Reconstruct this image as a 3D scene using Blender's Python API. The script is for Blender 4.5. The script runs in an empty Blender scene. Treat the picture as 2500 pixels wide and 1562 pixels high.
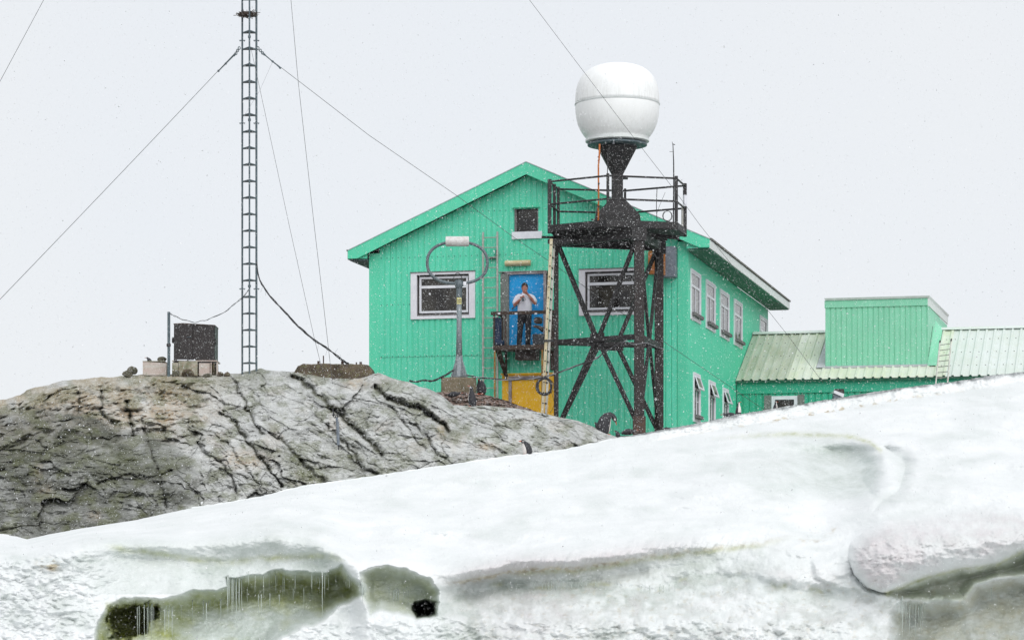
import bpy, bmesh, math, random
import numpy as np
from mathutils import Vector, Matrix
random.seed(7)
SC = bpy.context.scene
COL = SC.collection
R = math.radians

# ---------------------------------------------------------------- camera, sky, sun, exposure
F, HZ, CXP = 6700.0, 1481.0, 1250.0            # focal length and horizon row of the 2500 x 1562 photograph
cam = bpy.data.cameras.new('camera')
cam.sensor_width = 36.0; cam.lens = F / 2500 * 36
cam.shift_y = (HZ - 781) / 2500
cam.clip_start = 0.5; cam.clip_end = 9000
camo = bpy.data.objects.new('camera', cam); COL.objects.link(camo)
camo.location = (0, 0, 0); camo.rotation_euler = (R(90), 0, 0)
SC.camera = camo

SUN_EL, SUN_AZ = R(40), R(22)
w = bpy.data.worlds.new('World'); SC.world = w; w.use_nodes = True
nt = w.node_tree; nt.nodes.clear()
out = nt.nodes.new('ShaderNodeOutputWorld'); mixs = nt.nodes.new('ShaderNodeMixShader')
b1 = nt.nodes.new('ShaderNodeBackground'); b2 = nt.nodes.new('ShaderNodeBackground')
sky = nt.nodes.new('ShaderNodeTexSky'); sky.sky_type = 'NISHITA'; sky.sun_disc = False
sky.sun_elevation = SUN_EL; sky.sun_rotation = R(180) + SUN_AZ
nt.links.new(sky.outputs[0], b1.inputs[0]); b1.inputs[1].default_value = 0.1
tcw = nt.nodes.new('ShaderNodeTexCoord'); nzw = nt.nodes.new('ShaderNodeTexNoise')
nzw.inputs['Scale'].default_value = 3.0; nzw.inputs['Detail'].default_value = 4
rpw = nt.nodes.new('ShaderNodeValToRGB')
rpw.color_ramp.elements[0].position = .3; rpw.color_ramp.elements[0].color = (0.84, 0.875, 0.925, 1)
rpw.color_ramp.elements[1].position = .7; rpw.color_ramp.elements[1].color = (0.89, 0.905, 0.92, 1)
nt.links.new(tcw.outputs['Generated'], nzw.inputs['Vector']); nt.links.new(nzw.outputs[0], rpw.inputs[0])
nt.links.new(rpw.outputs[0], b2.inputs[0]); b2.inputs[1].default_value = 1.0
mixs.inputs[0].default_value = 0.95
nt.links.new(b1.outputs[0], mixs.inputs[1]); nt.links.new(b2.outputs[0], mixs.inputs[2])
nt.links.new(mixs.outputs[0], out.inputs[0])

sl = bpy.data.lights.new('sun', 'SUN'); sl.energy = 1.9; sl.angle = R(60); sl.color = (1, .985, .96)
so = bpy.data.objects.new('sun', sl); COL.objects.link(so)
so.rotation_euler = (R(90) - SUN_EL, 0, SUN_AZ)
SC.view_settings.view_transform = 'Standard'; SC.view_settings.look = 'None'
SC.view_settings.exposure = 0.0; SC.view_settings.gamma = 1.0
try: SC.view_settings.use_curve_mapping = False
except Exception: pass
SC.render.engine = 'CYCLES'
SC.cycles.max_bounces = 8; SC.cycles.diffuse_bounces = 5

# ---------------------------------------------------------------- survey helpers: sight lines to metres
TH = R(13.6); CT, ST = math.cos(TH), math.sin(TH)
CY0 = 75.0; CX0 = (1679 - CXP) / F * CY0       # near corner of the green building
def P(px, py, Y): return Vector(((px - CXP) / F * Y, Y, (HZ - py) / F * Y))
def fu(px, py, v=0.0):                          # on a plane parallel to the front wall
    a = (px - CXP) / F
    u = (a * (CY0 + v * CT) - CX0 - v * ST) / (CT + a * ST)
    return u, (HZ - py) / F * (CY0 - u * ST + v * CT)
def fs(px, py, u=0.0):                          # on a plane parallel to the side wall
    a = (px - CXP) / F
    v = (CX0 + u * CT - a * (CY0 - u * ST)) / (a * CT - ST)
    return v, (HZ - py) / F * (CY0 - u * ST + v * CT)
def bw(u, v, z): return Vector((CX0 + u * CT + v * ST, CY0 - u * ST + v * CT, z))

# ---------------------------------------------------------------- noise
_rs = np.random.RandomState(3)
_perm = np.concatenate([_rs.permutation(256)] * 3)
_grad = _rs.randn(256, 3); _grad /= np.linalg.norm(_grad, axis=1)[:, None]
def pnoise(x, y, z=0.0):
    x, y, z = np.broadcast_arrays(np.asarray(x, float), y, z)
    xi = np.floor(x).astype(int); yi = np.floor(y).astype(int); zi = np.floor(z).astype(int)
    xf, yf, zf = x - xi, y - yi, z - zi
    u, v, w_ = [t * t * t * (t * (t * 6 - 15) + 10) for t in (xf, yf, zf)]
    r = 0
    for dx in (0, 1):
        for dy in (0, 1):
            for dz in (0, 1):
                g = _grad[_perm[_perm[_perm[(xi + dx) & 255] + ((yi + dy) & 255)] + ((zi + dz) & 255)]]
                d = g[..., 0] * (xf - dx) + g[..., 1] * (yf - dy) + g[..., 2] * (zf - dz)
                r = r + d * (u if dx else 1 - u) * (v if dy else 1 - v) * (w_ if dz else 1 - w_)
    return r * 1.6
def fbm(x, y, z=0.0, o=4, g=.5):
    r, a, f = 0, 1.0, 1.0
    for i in range(o):
        r = r + a * pnoise(x * f + 17.3 * i, y * f + 5.1 * i, np.asarray(z) * f + 9.7 * i); a *= g; f *= 2.03
    return r
def sig(x): return 1 / (1 + np.exp(-np.clip(x, -40, 40)))
def sstep(a, b, x):
    t = np.clip((x - a) / (b - a), 0, 1); return t * t * (3 - 2 * t)
def seg_dist(X, Y, pts, closed=False):
    d = np.full(X.shape, 1e9); n = len(pts)
    for i in range(n if closed else n - 1):
        ax, ay = pts[i]; bx, by = pts[(i + 1) % n]
        L = (bx - ax) ** 2 + (by - ay) ** 2 + 1e-9
        t = np.clip(((X - ax) * (bx - ax) + (Y - ay) * (by - ay)) / L, 0, 1)
        d = np.minimum(d, np.hypot(X - ax - t * (bx - ax), Y - ay - t * (by - ay)))
    return d
def poly_sdf(X, Y, pts):                        # positive inside
    d = seg_dist(X, Y, pts, True); ins = np.zeros(X.shape, bool); n = len(pts)
    for i in range(n):
        ax, ay = pts[i]; bx, by = pts[(i + 1) % n]
        c = ((ay > Y) != (by > Y)) & (X < (bx - ax) * (Y - ay) / (by - ay + 1e-12) + ax)
        ins ^= c
    return np.where(ins, d, -d)
def interp(x, pts): return np.interp(x, [p[0] for p in pts], [p[1] for p in pts])
def smooth(x, pts, sg=22):
    g_ = np.arange(-900, 3400, 4.0); y = interp(g_, pts); k_ = np.exp(-.5 * (np.arange(-60, 61) * 4 / sg) ** 2); k_ /= k_.sum()
    return np.interp(x, g_, np.convolve(np.pad(y, 60, mode='edge'), k_, 'valid'))

# ---------------------------------------------------------------- materials
def new_mat(name):
    m = bpy.data.materials.new(name); m.use_nodes = True
    n = m.node_tree; b = n.nodes['Principled BSDF']; return m, n, b
def N(nt, t, **kw):
    n = nt.nodes.new(t)
    for k, v in kw.items():
        if k in ('operation', 'blend_type', 'data_type', 'attribute_name', 'feature', 'distance', 'vector_type', 'noise_dimensions', 'clamp'): setattr(n, k, v)
        else: n.inputs[k].default_value = v
    return n
def ramp(nt, src, stops):
    r = nt.nodes.new('ShaderNodeValToRGB'); e = r.color_ramp.elements
    while len(e) < len(stops): e.new(.5)
    for i, (p, c) in enumerate(stops):
        e[i].position = p; e[i].color = (c, c, c, 1) if not hasattr(c, '__len__') else (*c, 1)
    nt.links.new(src, r.inputs[0]); return r.outputs[0]
def mixc(nt, f, a, b, mode='MIX'):
    m = nt.nodes.new('ShaderNodeMix'); m.data_type = 'RGBA'; m.blend_type = mode
    for s, v in ((0, f), (6, a), (7, b)):
        if hasattr(v, 'is_linked') or hasattr(v, 'links'): nt.links.new(v, m.inputs[s])
        elif s == 0: m.inputs[0].default_value = v
        else: m.inputs[s].default_value = (*v, 1)
    return m.outputs[2]
def mth(nt, op, a, b=0.0, clamp=False):
    m = nt.nodes.new('ShaderNodeMath'); m.operation = op; m.use_clamp = clamp
    for i, v in enumerate((a, b)):
        if hasattr(v, 'links'): nt.links.new(v, m.inputs[i])
        else: m.inputs[i].default_value = v
    return m.outputs[0]
def objco(nt, scale=(1, 1, 1), rot=(0, 0, 0)):
    t = nt.nodes.new('ShaderNodeTexCoord'); mp = nt.nodes.new('ShaderNodeMapping')
    mp.inputs['Scale'].default_value = scale; mp.inputs['Rotation'].default_value = rot
    nt.links.new(t.outputs['Object'], mp.inputs['Vector']); return mp.outputs[0]
def noise(nt, co, scale, detail=4, rough=.55, dist=0.0):
    n = nt.nodes.new('ShaderNodeTexNoise'); n.inputs['Scale'].default_value = scale
    n.inputs['Detail'].default_value = detail; n.inputs['Roughness'].default_value = rough
    n.inputs['Distortion'].default_value = dist
    nt.links.new(co, n.inputs['Vector']); return n.outputs[0]
def bump(nt, b, h, strength, dist=.02):
    n = nt.nodes.new('ShaderNodeBump'); n.inputs['Strength'].default_value = strength
    n.inputs['Distance'].default_value = dist
    nt.links.new(h, n.inputs['Height']); nt.links.new(n.outputs[0], b.inputs['Normal'])
def pm(name, c1, c2=None, scale=4, rough=.6, stretch=(1, 1, 1), metal=0, bmp=0, spots=None, lo=.35, hi=.65, c3=None, coat=0):
    m, n, b = new_mat(name)
    c2 = c2 or tuple(x * .8 for x in c1)
    co = objco(n, stretch)
    f = ramp(n, noise(n, co, scale, 6), [(lo, 0), (hi, 1)])
    col = mixc(n, f, c1, c2)
    if c3:
        f2 = ramp(n, noise(n, objco(n), scale * 4.3, 5, .7), [(.52, 0), (.68, 1)])
        col = mixc(n, mth(n, 'MULTIPLY', f2, .8), col, c3)
    if spots:
        f3 = ramp(n, noise(n, objco(n), spots[1], 2), [(spots[2], 0), (spots[2] + .05, 1)])
        col = mixc(n, f3, col, spots[0])
    n.links.new(col, b.inputs['Base Color'])
    b.inputs['Roughness'].default_value = rough; b.inputs['Metallic'].default_value = metal
    if bmp: bump(n, b, noise(n, objco(n), 30, 4), bmp, .01)
    return m
def green(name, c, c2, dirt):
    m, n, b = new_mat(name)
    st = ramp(n, noise(n, objco(n, (9, 9, .35)), 1.3, 5, .6), [(.3, 0), (.72, 1)])
    col = mixc(n, st, c, c2)
    bl = ramp(n, noise(n, objco(n), 1.7, 5, .65), [(.35, 0), (.7, 1)])
    col = mixc(n, mth(n, 'MULTIPLY', bl, .5), col, tuple(min(1, x * .82) for x in c))
    fr = ramp(n, noise(n, objco(n, (1, 1, .5)), 24, 3, .7), [(.55, 0), (.8, 1)])
    col = mixc(n, mth(n, 'MULTIPLY', fr, .35), col, dirt)
    n.links.new(col, b.inputs['Base Color']); b.inputs['Roughness'].default_value = .55
    bump(n, b, noise(n, objco(n, (3, 3, 1)), 3.2, 4), .25, .03)
    return m
M = {}
M['green'] = green('green_paint', (.12, .72, .49), (.085, .63, .405), (.30, .74, .58))
M['green_trim'] = green('green_trim_paint', (.11, .70, .45), (.085, .63, .39), (.32, .76, .60))
M['green_side'] = green('green_side_paint', (.085, .70, .44), (.06, .63, .385), (.30, .74, .57))
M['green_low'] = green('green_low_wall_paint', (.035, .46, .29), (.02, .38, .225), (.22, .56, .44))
M['green_dormer'] = green('green_faded_paint', (.27, .68, .47), (.21, .60, .40), (.42, .73, .60))
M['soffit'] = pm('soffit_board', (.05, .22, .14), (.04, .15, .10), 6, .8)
M['soffit_grey'] = pm('corrugated_soffit', (.10, .14, .15), (.05, .08, .09), 20, .7)
M['eave_white'] = pm('eave_white', (.76, .79, .79), (.62, .66, .64), 5, .6, (1, 1, 6), spots=((.25, .25, .24), 30, .72))
M['eave_dark'] = pm('roof_edge_dark', (.10, .10, .09), (.2, .19, .17), 12, .8)
M['upvc'] = pm('white_window_plastic', (.80, .81, .86), (.70, .71, .77), 8, .45)
M['surround'] = pm('white_painted_board', (.80, .80, .85), (.72, .72, .78), 5, .6, c3=(.60, .59, .62))
M['recess'] = pm('recess_board', (.18, .17, .17), (.10, .095, .10), 14, .8)
M['steel'] = pm('black_tower_steel', (.010, .010, .012), (.020, .018, .019), 9, .6, c3=(.032, .027, .025), bmp=.3)
M['steel_leg'] = pm('rusty_black_steel', (.013, .011, .012), (.027, .020, .019), 7, .65, c3=(.045, .031, .026), bmp=.3)
M['rust'] = pm('rusty_footing', (.10, .06, .045), (.04, .03, .028), 16, .8, bmp=.4)
M['galv'] = pm('galvanised_steel', (.10, .14, .16), (.055, .08, .095), 14, .55, metal=.2, c3=(.2, .24, .26))
M['galv_light'] = pm('galvanised_pole', (.26, .29, .31), (.17, .20, .22), 8, .55, (4, 4, .6), .2)
M['tube'] = pm('grey_loop_tube', (.12, .15, .17), (.07, .095, .11), 10, .45, c3=(.2, .24, .26))
M['alu'] = pm('aluminium', (.5, .49, .46), (.36, .35, .32), 10, .45, metal=.3)
M['ladder_cream'] = pm('cream_ladder_paint', (.62, .56, .40), (.46, .38, .22), 5, .6, (1, 1, .5), c3=(.35, .28, .16))
M['ladder_white'] = pm('pale_ladder_rail', (.60, .60, .56), (.42, .41, .36), 6, .6)
M['hole'] = pm('dark_hole', (.02, .018, .015), None, 5, .9)
M['radome'] = None
M['concrete'] = pm('plinth_concrete', (.22, .18, .13), (.13, .11, .07), 6, .9, c3=(.10, .10, .05), bmp=.6)
M['cable'] = pm('black_cable', (.02, .02, .022), (.04, .04, .045), 20, .6)
M['cable_grey'] = pm('grey_cable', (.30, .31, .33), (.2, .2, .22), 20, .6)
M['wire'] = pm('steel_wire', (.09, .09, .095), (.06, .06, .06), 20, .5)
M['wire_thin'] = pm('thin_cord', (.32, .33, .35), (.25, .26, .27), 20, .6)
M['orange'] = pm('orange_hose', (.62, .20, .04), (.45, .11, .02), 9, .6)
M['blue_door'] = pm('blue_door_paint', (.0, .36, .80), (.0, .31, .72), 3, .5, bmp=.1)
M['yellow'] = pm('ochre_door_paint', (.93, .54, .012), (.88, .47, .01), 5, .6, c3=(.90, .56, .06), bmp=.3)
M['grey_panel'] = pm('grey_panel', (.20, .215, .20), (.13, .145, .135), 18, .8, c3=(.28, .29, .27))
M['door_frame'] = pm('weathered_frame', (.36, .33, .34), (.2, .16, .16), 9, .8, c3=(.5, .48, .5))
M['lamp'] = pm('cream_lamp_cover', (.68, .60, .38), (.55, .45, .24), 6, .5)
M['box_grey'] = pm('grey_cabinet_paint', (.17, .20, .24), (.12, .14, .17), 14, .6, c3=(.26, .29, .33))
M['box_rust'] = pm('orange_rust_panel', (.32, .15, .03), (.42, .12, .04), 5, .8, c3=(.22, .15, .06))
M['roof_green'] = green('roof_top_sheet', (.10, .40, .27), (.08, .3, .2), (.3, .5, .4))
M['roof_pale'] = pm('pale_roof_sheet', (.66, .72, .70), (.60, .67, .62), 2, .5, (.5, .5, .5), c3=(.58, .63, .54))
M['roof_olive'] = pm('lichen_roof_sheet', (.50, .55, .45), (.38, .43, .31), 2.2, .6, (1, .4, .4), c3=(.46, .52, .50))
M['roof_mid'] = pm('yellowed_roof_sheet', (.68, .73, .64), (.60, .66, .50), 2, .6, (1, .5, .5), c3=(.55, .60, .56))
M['flash'] = pm('grey_flashing', (.50, .52, .56), (.42, .44, .46), 4, .5)
M['rust_yellow'] = pm('yellow_rusty_pipe', (.48, .26, .06), (.20, .09, .03), 12, .7, (1, 1, .6), c3=(.10, .045, .02))
M['balcony'] = pm('dark_balcony_steel', (.035, .026, .022), (.07, .042, .03), 16, .7, c3=(.09, .06, .045))
M['navy'] = pm('navy_plastic', (.025, .05, .11), (.02, .035, .08), 9, .5)
M['crate_dark'] = pm('dark_crate', (.03, .035, .045), (.05, .05, .055), 18, .7)
M['bag_brown'] = pm('brown_grey_canvas', (.10, .08, .075), (.05, .04, .04), 14, .9)
M['cab_black'] = pm('black_cabinet', (.016, .012, .013), (.026, .02, .02), 6, .5)
M['crate_white'] = pm('stained_white_board', (.55, .52, .48), (.50, .38, .34), 3, .8, (.5, .5, 2), c3=(.35, .33, .25))
M['crate_moss'] = pm('mossy_white_board', (.48, .45, .38), (.16, .17, .10), 5, .9, c3=(.30, .17, .10))
M['moss_stone'] = pm('mossy_stone', (.14, .13, .10), (.07, .065, .05), 6, .95, c3=(.10, .12, .05), bmp=.8)
M['brown_wall'] = pm('brown_mossy_wall', (.15, .115, .08), (.05, .038, .028), 3.2, .95, c3=(.17, .18, .08), bmp=.9)
M['nest'] = pm('twig_nest', (.10, .075, .06), (.05, .035, .03), 20, .95)
M['bird_black'] = pm('penguin_black', (.018, .018, .024), (.035, .034, .04), 30, .7)
M['bird_white'] = pm('penguin_white', (.75, .72, .70), (.66, .60, .56), 20, .8)
M['bird_orange'] = pm('penguin_orange', (.45, .10, .03), (.35, .07, .03), 20, .5)
M['skin'] = pm('skin', (.48, .20, .14), (.38, .13, .09), 9, .5)
M['shirt'] = pm('grey_white_cotton', (.76, .76, .84), (.68, .68, .76), 9, .85)
M['trousers'] = pm('black_trousers', (.016, .017, .022), (.03, .03, .036), 14, .9)
M['hair'] = pm('dark_hair', (.035, .022, .018), None, 40, .7)
M['shoe'] = pm('black_shoe', (.012, .012, .014), None, 10, .5)
M['cig'] = pm('white_paper', (.8, .78, .74), None, 10, .8)
M['red_paint'] = pm('red_tape', (.4, .03, .04), None, 10, .6)
M['yellow_label'] = pm('yellow_label', (.62, .58, .25), (.55, .5, .2), 10, .6)
def flake_mat():
    m = bpy.data.materials.new('snow_flake'); m.use_nodes = True; n = m.node_tree; n.nodes.clear()
    o_ = n.nodes.new('ShaderNodeOutputMaterial'); a = n.nodes.new('ShaderNodeBsdfDiffuse'); b = n.nodes.new('ShaderNodeBsdfTranslucent'); x = n.nodes.new('ShaderNodeMixShader')
    a.inputs[0].default_value = b.inputs[0].default_value = (.97, .975, .98, 1); x.inputs[0].default_value = .5
    n.links.new(a.outputs[0], x.inputs[1]); n.links.new(b.outputs[0], x.inputs[2]); n.links.new(x.outputs[0], o_.inputs[0]); return m
M['flake'] = flake_mat()

def glass_mat():
    m, n, b = new_mat('dark_window_glass')
    f = ramp(n, noise(n, objco(n), 1.6, 3), [(.4, 0), (.62, 1)])
    n.links.new(mixc(n, f, (.018, .016, .016), (.055, .05, .042)), b.inputs['Base Color'])
    b.inputs['Roughness'].default_value = .08; b.inputs['IOR'].default_value = 1.45
    return m
M['glass'] = glass_mat()
def radome_mat():
    m, n, b = new_mat('radome_fibreglass')
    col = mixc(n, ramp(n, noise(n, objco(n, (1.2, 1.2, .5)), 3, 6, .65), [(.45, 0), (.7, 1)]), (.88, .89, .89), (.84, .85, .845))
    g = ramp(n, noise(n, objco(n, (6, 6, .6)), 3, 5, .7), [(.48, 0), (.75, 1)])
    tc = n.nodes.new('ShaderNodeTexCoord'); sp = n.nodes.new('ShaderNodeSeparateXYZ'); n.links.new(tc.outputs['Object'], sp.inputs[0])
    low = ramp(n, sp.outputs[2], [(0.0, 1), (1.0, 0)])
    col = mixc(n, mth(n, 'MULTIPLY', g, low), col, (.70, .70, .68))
    n.links.new(col, b.inputs['Base Color']); b.inputs['Roughness'].default_value = .4
    return m
M['radome'] = radome_mat()

# ---------------------------------------------------------------- mesh builder
class MB:
    def __init__(s): s.v = []; s.f = []; s.m = []; s.mi = 0
    def add(s, vs, fs):
        o = len(s.v); s.v += [tuple(map(float, q)) for q in vs]
        s.f += [tuple(i + o for i in f) for f in fs]; s.m += [s.mi] * len(fs); return s
    def hexa(s, a):                                  # 8 corners: bottom ring, top ring
        return s.add(a, [(3, 2, 1, 0), (4, 5, 6, 7), (0, 1, 5, 4), (1, 2, 6, 5), (2, 3, 7, 6), (3, 0, 4, 7)])
    def box(s, x0, x1, y0, y1, z0, z1):
        return s.hexa([(x0, y0, z0), (x1, y0, z0), (x1, y1, z0), (x0, y1, z0), (x0, y0, z1), (x1, y0, z1), (x1, y1, z1), (x0, y1, z1)])
    def bar(s, p, q, w_, h=None, up=(0, 0, 1), over=0):  # rectangular bar from p to q
        h = h or w_; p, q = Vector(p), Vector(q); d = (q - p).normalized()
        p = p - d * over; q = q + d * over
        u = Vector(up); a = d.cross(u)
        if a.length < .05: a = d.cross(Vector((1, 0, 0)))
        a.normalize(); b = a.cross(d).normalized(); a *= w_ / 2; b *= h / 2
        return s.hexa([p - a - b, p + a - b, q + a - b, q - a - b, p - a + b, p + a + b, q + a + b, q - a + b])
    def tube(s, pts, r, n=8, caps=True, closed=False):
        pts = [Vector(p) for p in pts]; k = len(pts); rs = r if hasattr(r, '__len__') else [r] * k
        vs = []; ref = None
        for i, p in enumerate(pts):
            a = pts[(i - 1) % k] if (i or closed) else p; c = pts[(i + 1) % k] if (i < k - 1 or closed) else p
            d = (c - a).normalized()
            if ref is None:
                ref = d.cross(Vector((0, 0, 1)))
                if ref.length < .1: ref = d.cross(Vector((1, 0, 0)))
            ref = (ref - d * ref.dot(d)).normalized(); b = d.cross(ref)
            for j in range(n):
                t = 2 * math.pi * j / n; vs.append(p + (ref * math.cos(t) + b * math.sin(t)) * rs[i])
        fs = []
        for i in range(k if closed else k - 1):
            i2 = (i + 1) % k
            for j in range(n): fs.append((i * n + j, i * n + (j + 1) % n, i2 * n + (j + 1) % n, i2 * n + j))
        if caps and not closed: fs += [tuple(range(n))[::-1], tuple((k - 1) * n + j for j in range(n))]
        return s.add(vs, fs)
    def loft(s, rings, cap=True):                    # list of rings of equal length
        n = len(rings[0]); k = len(rings); vs = [q for r in rings for q in r]; fs = []
        for i in range(k - 1):
            for j in range(n): fs.append((i * n + j, i * n + (j + 1) % n, (i + 1) * n + (j + 1) % n, (i + 1) * n + j))
        if cap: fs += [tuple(range(n))[::-1], tuple((k - 1) * n + j for j in range(n))]
        return s.add(vs, fs)
    def lathe(s, c, prof, n=32, cap=True):
        c = Vector(c)
        return s.loft([[c + Vector((r * math.cos(2 * math.pi * j / n), r * math.sin(2 * math.pi * j / n), z)) for j in range(n)] for r, z in prof], cap)
    def prism(s, poly, d):                           # polygon (3D list) extruded along d
        n = len(poly); d = Vector(d); a = [Vector(p) for p in poly]
        return s.add(a + [p + d for p in a], [tuple(range(n))[::-1], tuple(range(n, 2 * n))] + [(i, (i + 1) % n, n + (i + 1) % n, n + i) for i in range(n)])
def tag(o, label=None, cat=None, group=None, kind=None):
    if label: o['label'] = label
    if cat: o['category'] = cat
    if group: o['group'] = group
    if kind: o['kind'] = kind
    return o
def thing(name, loc, label, cat, rz=0.0, group=None):
    o = bpy.data.objects.new(name, None); COL.objects.link(o); o.empty_display_size = .2
    o.location = loc; o.rotation_euler = (0, 0, rz); o['_m'] = 0; del o['_m']
    return tag(o, label, cat, group)
XF = {}
def wm(o):
    if o is None: return Matrix()
    m = Matrix.Translation(o.location) @ o.rotation_euler.to_matrix().to_4x4()
    return wm(o.parent) @ m if o.parent else m
def build(name, mb, mat, parent=None, smooth=False, bevel=0, local=False, auto=None, center=False):
    me = bpy.data.meshes.new(name)
    vs = [Vector(v) for v in mb.v]
    if parent and not local:
        inv = wm(parent).inverted(); vs = [inv @ v for v in vs]
    loc = Vector((0, 0, 0))
    if center or parent is None:
        xs = [min(v[i] for v in vs) for i in range(3)]; xe = [max(v[i] for v in vs) for i in range(3)]
        loc = Vector(((xs[0] + xe[0]) / 2, (xs[1] + xe[1]) / 2, xs[2])); vs = [v - loc for v in vs]
    me.from_pydata([tuple(v) for v in vs], [], mb.f)
    mats = mat if isinstance(mat, list) else [mat]
    for m in mats: me.materials.append(m if not isinstance(m, str) else M[m])
    if len(mats) > 1: me.polygons.foreach_set('material_index', mb.m)
    bm = bmesh.new(); bm.from_mesh(me); bmesh.ops.recalc_face_normals(bm, faces=bm.faces); bm.to_mesh(me); bm.free()
    if smooth: me.polygons.foreach_set('use_smooth', [True] * len(me.polygons))
    o = bpy.data.objects.new(name, me); COL.objects.link(o); o.location = loc
    if parent: o.parent = parent
    if bevel:
        b = o.modifiers.new('b', 'BEVEL'); b.width = bevel; b.segments = 1; b.limit_method = 'ANGLE'; b.angle_limit = R(40)
    return o
def grid_mesh(name, X, Y, Z, mat, mask=None, flip=False):
    r, c = X.shape
    me = bpy.data.meshes.new(name)
    co = np.stack([X, Y, Z], -1).reshape(-1, 3).astype(np.float32)
    me.vertices.add(r * c); me.vertices.foreach_set('co', co.ravel())
    i = np.arange(r - 1)[:, None] * c + np.arange(c - 1)[None, :]
    q = np.stack([i, i + 1, i + c + 1, i + c], -1).reshape(-1, 4)
    if flip: q = q[:, ::-1]
    me.loops.add(q.size); me.loops.foreach_set('vertex_index', q.ravel().astype(np.int32))
    me.polygons.add(len(q)); me.polygons.foreach_set('loop_start', (np.arange(len(q)) * 4).astype(np.int32))
    me.update(calc_edges=True)
    me.polygons.foreach_set('use_smooth', np.ones(len(q), bool))
    if mask is not None:
        a = me.color_attributes.new('mask', 'FLOAT_COLOR', 'POINT')
        a.data.foreach_set('color', np.clip(mask, 0, 1).reshape(-1, 4).astype(np.float32).ravel())
    me.materials.append(mat)
    o = bpy.data.objects.new(name, me); COL.objects.link(o); return o

# ================================================================ SETTING: snow bank
EDGE = [(-500, 1300), (-200, 1296), (0, 1304), (40, 1308), (66, 1314), (120, 1302), (198, 1288), (331, 1268), (446, 1243), (562, 1226), (640, 1212), (700, 1196), (757, 1184), (875, 1169), (1032, 1144), (1110, 1133), (1189, 1121), (1267, 1111), (1385, 1097), (1440, 1084), (1503, 1070), (1550, 1063), (1600, 1053), (1680, 1039), (1762, 1022), (1800, 1013), (1906, 996), (2038, 974), (2200, 948), (2344, 931), (2420, 918), (2500, 909), (2700, 880), (3000, 840)]
EDGE2 = [(1300, 1112), (1450, 1095), (1600, 1077), (1797, 1044), (2000, 1010), (2169, 981), (2344, 957), (2500, 935), (3000, 870)]
EDGEY = [(-500, 56), (0, 57), (600, 59), (1200, 62), (1600, 66), (2100, 69), (2500, 71), (3000, 73)]
def edge_y(px): return interp(px, EDGEY)
cave1 = [(232, 1520), (262, 1478), (300, 1462), (372, 1458), (461, 1446), (520, 1440), (552, 1432), (550, 1408), (580, 1412), (632, 1403), (669, 1390), (720, 1394), (800, 1396), (832, 1376), (860, 1398), (886, 1424), (893, 1453), (860, 1468), (833, 1484), (762, 1528), (690, 1556), (600, 1640), (240, 1640)]
cave1b = [(262, 1478), (318, 1470), (400, 1474), (392, 1500), (330, 1560), (290, 1570), (255, 1520)]
cave2 = [(880, 1395), (930, 1378), (985, 1384), (1020, 1402), (1050, 1416), (1070, 1442), (1074, 1470), (1066, 1500), (1024, 1512), (975, 1500), (930, 1490), (900, 1500), (886, 1460)]
hole2 = [(1016, 1470), (1040, 1462), (1066, 1470), (1068, 1496), (1050, 1508), (1022, 1510), (1010, 1492)]
lobe = [(2560, 1230), (2400, 1225), (2280, 1245), (2169, 1268), (2110, 1300), (2078, 1330), (2068, 1364), (2081, 1403), (2116, 1434), (2165, 1446), (2257, 1408), (2344, 1388), (2432, 1377), (2500, 1346), (2700, 1310), (2700, 1230)]
wedge = [(2130, 1438), (2165, 1446), (2257, 1408), (2344, 1388), (2432, 1377), (2500, 1342), (2700, 1300), (2700, 1380), (2500, 1408), (2440, 1412), (2385, 1428), (2360, 1466), (2260, 1472), (2200, 1464)]
grot = [(2170, 1500), (2200, 1462), (2350, 1452), (2380, 1418), (2500, 1396), (2700, 1366), (2700, 1720), (2160, 1720)]
hollow = [(1560, 1110), (1700, 1078), (1880, 1060), (1941, 1056), (2010, 1056), (2081, 1063), (2125, 1076), (2158, 1104), (2171, 1140), (2168, 1175), (2140, 1225), (2020, 1235), (1850, 1215), (1650, 1170)]
hollow2 = [(2125, 1076), (2175, 1070), (2225, 1090), (2246, 1125), (2239, 1171), (2215, 1215), (2182, 1248), (2120, 1262), (2120, 1200), (2168, 1175), (2171, 1140)]
crust = [(1972, 1373), (1900, 1340), (2020, 1300), (2080, 1330), (2075, 1400), (2120, 1442), (2160, 1452), (2100, 1448), (2040, 1430), (1990, 1410)]

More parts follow.
